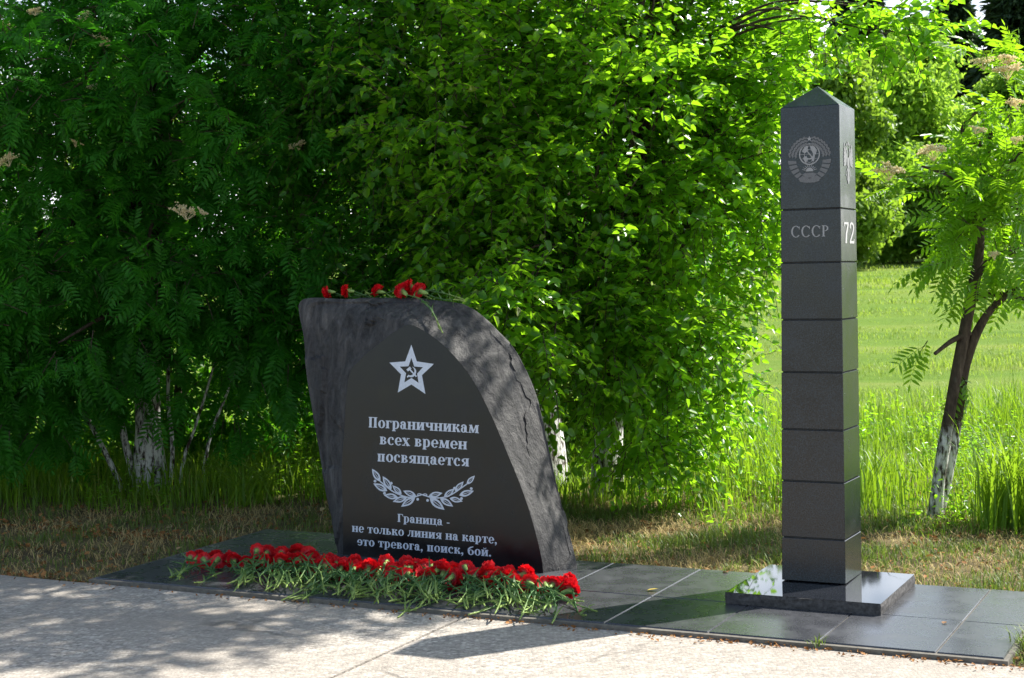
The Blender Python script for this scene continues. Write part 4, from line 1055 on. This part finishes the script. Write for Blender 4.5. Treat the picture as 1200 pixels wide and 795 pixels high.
far_tree('birch_tree', 'tall pale green tree above and behind the willow', (1075, 300), 85, 11.8, 8, M_FARLEAF, .32, 16000, .25, lobes=22)
far_tree('willow_tree', 'willow behind the crown of the young rowan at the right', (1185, 304), 66, 7.8, 7.5, M_WILLOW, .24, 30000, .22, lobes=44)
for k, (x, Y, h, w, mt) in enumerate(((-15, 62, 8, 8, M_LIME), (-7, 70, 9, 8, M_FARLEAF), (1, 64, 8.5, 8, M_WILLOW), (8, 72, 10, 8, M_FARLEAF), (-24, 74, 10, 9, M_FARLEAF), (-32, 70, 10, 10, M_WILLOW), (10.5, 66, 11, 7, M_LIME), (-3, 80, 13, 10, M_FARLEAF), (-12, 84, 14, 11, M_WILLOW), (-20, 82, 13, 10, M_FARLEAF), (5, 84, 14, 9, M_FARLEAF))):
    q = (600 + x / Y * F_PX, 300)
    far_tree('hedgerow_tree', 'broad green tree of the far row glimpsed through gaps in the front trees', q, Y, h, w, mt, .42, 6500, .25, 'trees of the far row behind the front trees', 16, .04)
def pine(label, q, Y, h, w):
    x = at(q, Y)[0]; B = np.array([x, Y, float(gz(x, Y)) - .03]); t = empty('pine_tree', B, label, 'tree', 'dark conifers at the back of the meadow')
    link('trunk', trunk_mesh([([(0, 0, -.2), (.05, 0, h * .5), (0, 0, h * .97)], [.35, .25, .05])], M_BARK, 'trunk', 9), t)
    n = 15000; z = h * (.18 + .80 * rng.random(n) ** .85); R_ = w / 2 * (1 - (z / h)) ** .65 * (.65 + .35 * np.sin(z * 3.3) ** 2); a = rng.uniform(0, 6.28, n); r = R_ * np.sqrt(rng.random(n)) * (1 + .15 * np.sin(5 * a))
    P = np.stack([r * np.cos(a), r * np.sin(a), z - .15 * r], 1); D = nrm(np.stack([np.cos(a), np.sin(a), -.25 * np.ones(n)], 1) + rng.normal(0, .35, (n, 3))); L = rng.uniform(.5, 1.1, n) * .75
    V, Q = leaves(P, D, nrm(rng.normal(0, .5, (n, 3)) + np.array([0, 0, 1])), L, L * .34); link('crown', quadmesh('crown', V, Q, M_NEEDLE), t)
pine('dark conifer at the top right corner far beyond the meadow', (1195, 300), 95, 19, 9)
pine('dark conifer left of the corner one and mostly behind the willow', (1120, 300), 105, 18, 8)
pine('dark conifer half hidden by the sunlit branches over the post', (1010, 300), 100, 19, 8)

# ------------------------------------------------------------------ grass and litter
def sv_of(P): return P[:, :2] @ UV[:2], P[:, :2] @ VV[:2]
def off_paving(P):
    s, v = sv_of(P)
    on = ((v < V_BACK + .01) & (s > -3.1) & (s < S_RIGHT + .01)) | ((v < V_BACKL + .01) & (s <= -3.1) & (s > S_LEFT - .02)) | (v < V_FRONT - .02)
    return ~on
def blades(P, h, w, bend, lean=None):
    n = len(P); a = rng.uniform(0, 6.28, n); fw = np.stack([np.cos(a), np.sin(a), np.zeros(n)], 1); sd_ = np.stack([-np.sin(a), np.cos(a), np.zeros(n)], 1); up = np.array([0, 0, 1.])
    if lean is not None: fw = nrm(fw + lean)
    h = h[:, None]; w = w[:, None]; bend = bend[:, None]
    m1 = P + up * h * .5 + fw * h * bend * .22; t = P + up * h * (1 - .35 * bend) + fw * h * bend
    m2 = P + up * h * .82 * (1 - .12 * bend) + fw * h * bend * .60
    V = np.stack([P - sd_ * w * .5, P + sd_ * w * .5, m1 + sd_ * w * .42, m1 - sd_ * w * .42, m2 + sd_ * w * .26, m2 - sd_ * w * .26, t + sd_ * w * .04, t - sd_ * w * .04], 1)
    i = np.arange(n)[:, None] * 8; Q = np.stack([i + [0, 1, 2, 3], i + [3, 2, 4, 5], i + [5, 4, 6, 7]], 1)
    return V.reshape(-1, 3), Q.reshape(-1, 4)
def scatter(n, x0, x1, y0, y1, dens=None):
    P = np.stack([rng.uniform(x0, x1, n), rng.uniform(y0, y1, n), np.zeros(n)], 1)
    P = P[off_paving(P)]; P = P[np.abs(P[:, 0]) < .36 * P[:, 1] + .6]
    if dens is not None: P = P[rng.random(len(P)) < dens(P)]
    P[:, 2] = gz(P[:, 0], P[:, 1]) - .004; return P
def patch(P, f, seed=0): 
    return np.array([mnoise.noise(Vector((p[0] * f, p[1] * f, seed))) for p in P])
# tall grass at the feet of the trees
def tall_dens(P):
    edge = 8.25 + .55 * (P[:, 0] < 1.0) + .5 * (P[:, 0] < -.8) + .12 * np.sin(P[:, 0] * 4) 
    edge = np.where(P[:, 0] > 2.0, 8.0 + .15 * np.sin(P[:, 0] * 5), edge)
    k = np.clip((P[:, 1] - edge) / .5, 0, 1); thin = np.clip(1 - (P[:, 1] - 12) / 2.5, .25, 1)
    return k * thin * (.55 + .9 * np.clip(patch(P, 1.6) + .25, 0, .6))
P_ = scatter(62000, -4.2, 4.6, 7.9, 14.5, tall_dens)
kk = patch(P_, .9, 4); h_ = rng.uniform(.08, .34, len(P_)) * np.clip((.8 + 1.1 * kk), .35, 1.6) * np.where(P_[:, 0] < -.8, 1.1, np.clip(.30 + (P_[:, 1] - 7.9) * .42, .30, 1.0))
V_, Q_ = blades(P_, h_, rng.uniform(.004, .010, len(P_)), rng.uniform(.1, .75, len(P_)))
o = link('tall_grass', quadmesh('tall_grass', V_, Q_, M_GRASS)); setp(o, 'uncut tall green grass growing round the feet of the trees', 'grass', kind='stuff')
# short grass and dry grass between paving and trees
dn = lambda P: np.clip(.42 + .2 * (P[:, 0] > 1.65) + 1.1 * patch(P, 2.2, 9), .04, 1) * np.where(P[:, 0] < -.8, .55, 1.0)
P_ = scatter(120000, -4.0, 4.0, 5.5, 9.6, dn)
V_, Q_ = blades(P_, rng.uniform(.02, .085, len(P_)) * (.6 + .9 * np.clip(patch(P_, 2.2, 9) + .2, 0, .8)), rng.uniform(.0025, .006, len(P_)), rng.uniform(.2, 1.1, len(P_)))
o = link('short_grass', quadmesh('short_grass', V_, Q_, M_SHORT)); setp(o, 'short patchy grass along the back edge of the black paving', 'grass', kind='stuff')
dn = lambda P: np.clip(.42 - 1.0 * patch(P, 2.2, 9), .06, 1) * np.where(P[:, 0] < -.8, .5, np.where(P[:, 0] > 1.65, .45, 1.0)) * np.clip(1 - (P[:, 1] - 9.2) / .8, .05, 1)
P_ = scatter(150000, -4.0, 4.0, 5.5, 9.8, dn)
V_, Q_ = blades(P_, rng.uniform(.015, .07, len(P_)), rng.uniform(.002, .0045, len(P_)), rng.uniform(.6, 1.9, len(P_)))
o = link('dry_grass', quadmesh('dry_grass', V_, Q_, M_DRY)); setp(o, 'straw-coloured dry grass on the strip behind the paving', 'dry grass', kind='stuff')
def lit_d(P):
    s, v = sv_of(P); d = np.minimum(np.abs(v - V_BACK), np.abs(v - V_FRONT)); return np.clip(.14 + .9 * np.exp(-(d / .10) ** 2), 0, 1) * np.clip(1 - (P[:, 1] - 9.4) / .8, 0, 1)
P_ = scatter(42000, -4.0, 4.0, 5.0, 10.2, lit_d); P_[:, 2] += rng.uniform(.004, .022, len(P_))
q_ = rng.uniform(0, 1, 420); P_ = np.concatenate([P_, np.array([SV(S_LEFT - .6 + 4.9 * a ** .45, V_FRONT - .02 - abs(rng.normal(0, .035)), -.016) for a in q_])]); n_ = len(P_)
D_ = nrm(rng.normal(0, 1, (n_, 3)) * np.array([1, 1, .3])); L_ = rng.uniform(.012, .042, n_); L_[-420:] *= .5
V_, Q_ = leaves(P_, D_, nrm(rng.normal(0, .45, (n_, 3)) + np.array([0, 0, 1])), L_, L_ * .6, .2, .5)
o = link('leaf_litter', quadmesh('leaf_litter', V_, Q_, M_LITTER)); setp(o, 'brown and orange fallen leaves strewn along the paving edge', 'leaf litter', kind='stuff')
# meadow grass, thinning with distance
Y_ = 12 + 46 * rng.random(95000) ** 1.7; X_ = rng.uniform(-.10, .42, len(Y_)) * Y_; P_ = np.stack([X_, Y_, gz(X_, Y_)], 1)
pt = patch(P_ * np.array([.35, 1, 1]), .7, 2); P_ = P_[rng.random(len(P_)) < np.clip(.5 + 1.2 * pt, .08, 1)]
sc_ = P_[:, 1] / 12
V_, Q_ = blades(P_, rng.uniform(.02, .075, len(P_)) * np.sqrt(sc_) * np.clip(.7 + 1.3 * patch(P_ * np.array([.35, 1, 1]), .7, 2), .4, 1.7), .006 * sc_, rng.uniform(.2, .9, len(P_)))
o = link('meadow_grass', quadmesh('meadow_grass', V_, Q_, M_MEADOW)); setp(o, 'mown sunlit meadow grass stretching to the far trees', 'grass', kind='stuff')
# leafy weeds mixed into the tall grass
P_ = scatter(5200, -3.6, 4.2, 8.3, 12.5, lambda P: tall_dens(P) * np.clip(.15 + 1.6 * patch(P, 1.1, 21), 0, .7)); n_ = len(P_)
D_ = nrm(np.array([0, 0, 1.]) + rng.normal(0, .22, (n_, 3)))
V_, Q_ = ovate_crown(P_, D_, rng.uniform(.12, .42, n_), 9, .055, .020, .05); V2_, Q2_ = twig_mesh(P_, D_, .3, .05, .002)
o = link('weeds', quadmesh('weeds', V_, Q_, M_OVATE)); setp(o, 'leafy green weeds mixed into the tall grass under the trees', 'weeds', kind='stuff')
# single clumps one can point at
def clump(loc, n, h, w, spread, label, bend=(.2, .8), mat=None):
    B = np.array(loc); P = rng.normal(0, spread, (n, 3)) * np.array([1, 1, 0]); V, Q = blades(P, rng.uniform(.5, 1.1, n) * h, rng.uniform(.7, 1.3, n) * w, rng.uniform(*bend, n))
    V = V.copy(); o = link('grass_clump', quadmesh('grass_clump', V, Q, mat or M_GRASS), None, B); setp(o, label, 'grass clump', 'grass clumps standing out by size')
clump((2.66, 8.25, -.02), 330, .62, .011, .12, 'thick upright grass clump right of the young rowan trunk')
clump((1.98, 8.75, -.02), 60, .50, .010, .14, 'loose grass clump between the post and the young rowan trunk')
clump((-1.62, 9.62, -.02), 70, .36, .014, .07, 'broad-bladed arching grass clump right of the whitewashed rowan trunk', (.6, 1.2))
clump((1.107, 5.79, -.012) if False else tuple(SV(-1.587, V_FRONT - .02, -.012)), 26, .045, .004, .012, 'tiny grass tuft growing at the front edge of the paving', (.3, 1.2), M_SHORT)
clump(tuple(SV(-.86, 5.95, -.02)), 60, .10, .006, .04, 'small grass tuft at the right end of the paving', (.4, 1.2), M_SHORT)
# a few single fallen leaves on the paving
ML = leaf_mat('yellow_leaf', (.62, .48, .10), (.62, .48, .10), .2, (.7, .55, .1), .6, .3)
def one_leaf(q, L, label, mat=ML, a=0.):
    p = ground(q, .004); V, Q = leaves(np.zeros((1, 3)), np.array([[math.cos(a), math.sin(a), .05]]), np.array([[.1, .1, 1.]]), np.array([L]), np.array([L * .55]), .15, .3)
    o = link('fallen_leaf', quadmesh('fallen_leaf', V, Q, mat), None, p); setp(o, label, 'leaf', 'single fallen leaves on the paving')
one_leaf((758, 692), .05, 'yellow fallen leaf on the paving between the stone and the post')
ML2 = leaf_mat('brown_leaf', (.20, .10, .04), (.20, .10, .04), .1, (.3, .15, .05), .6, .3)
one_leaf((1105, 731), .035, 'small brown fallen leaf on the paving right of the base plate', ML2, 1.)
one_leaf((853, 671), .04, 'dark curled fallen leaf behind the left corner of the base plate', ML2, 2.)
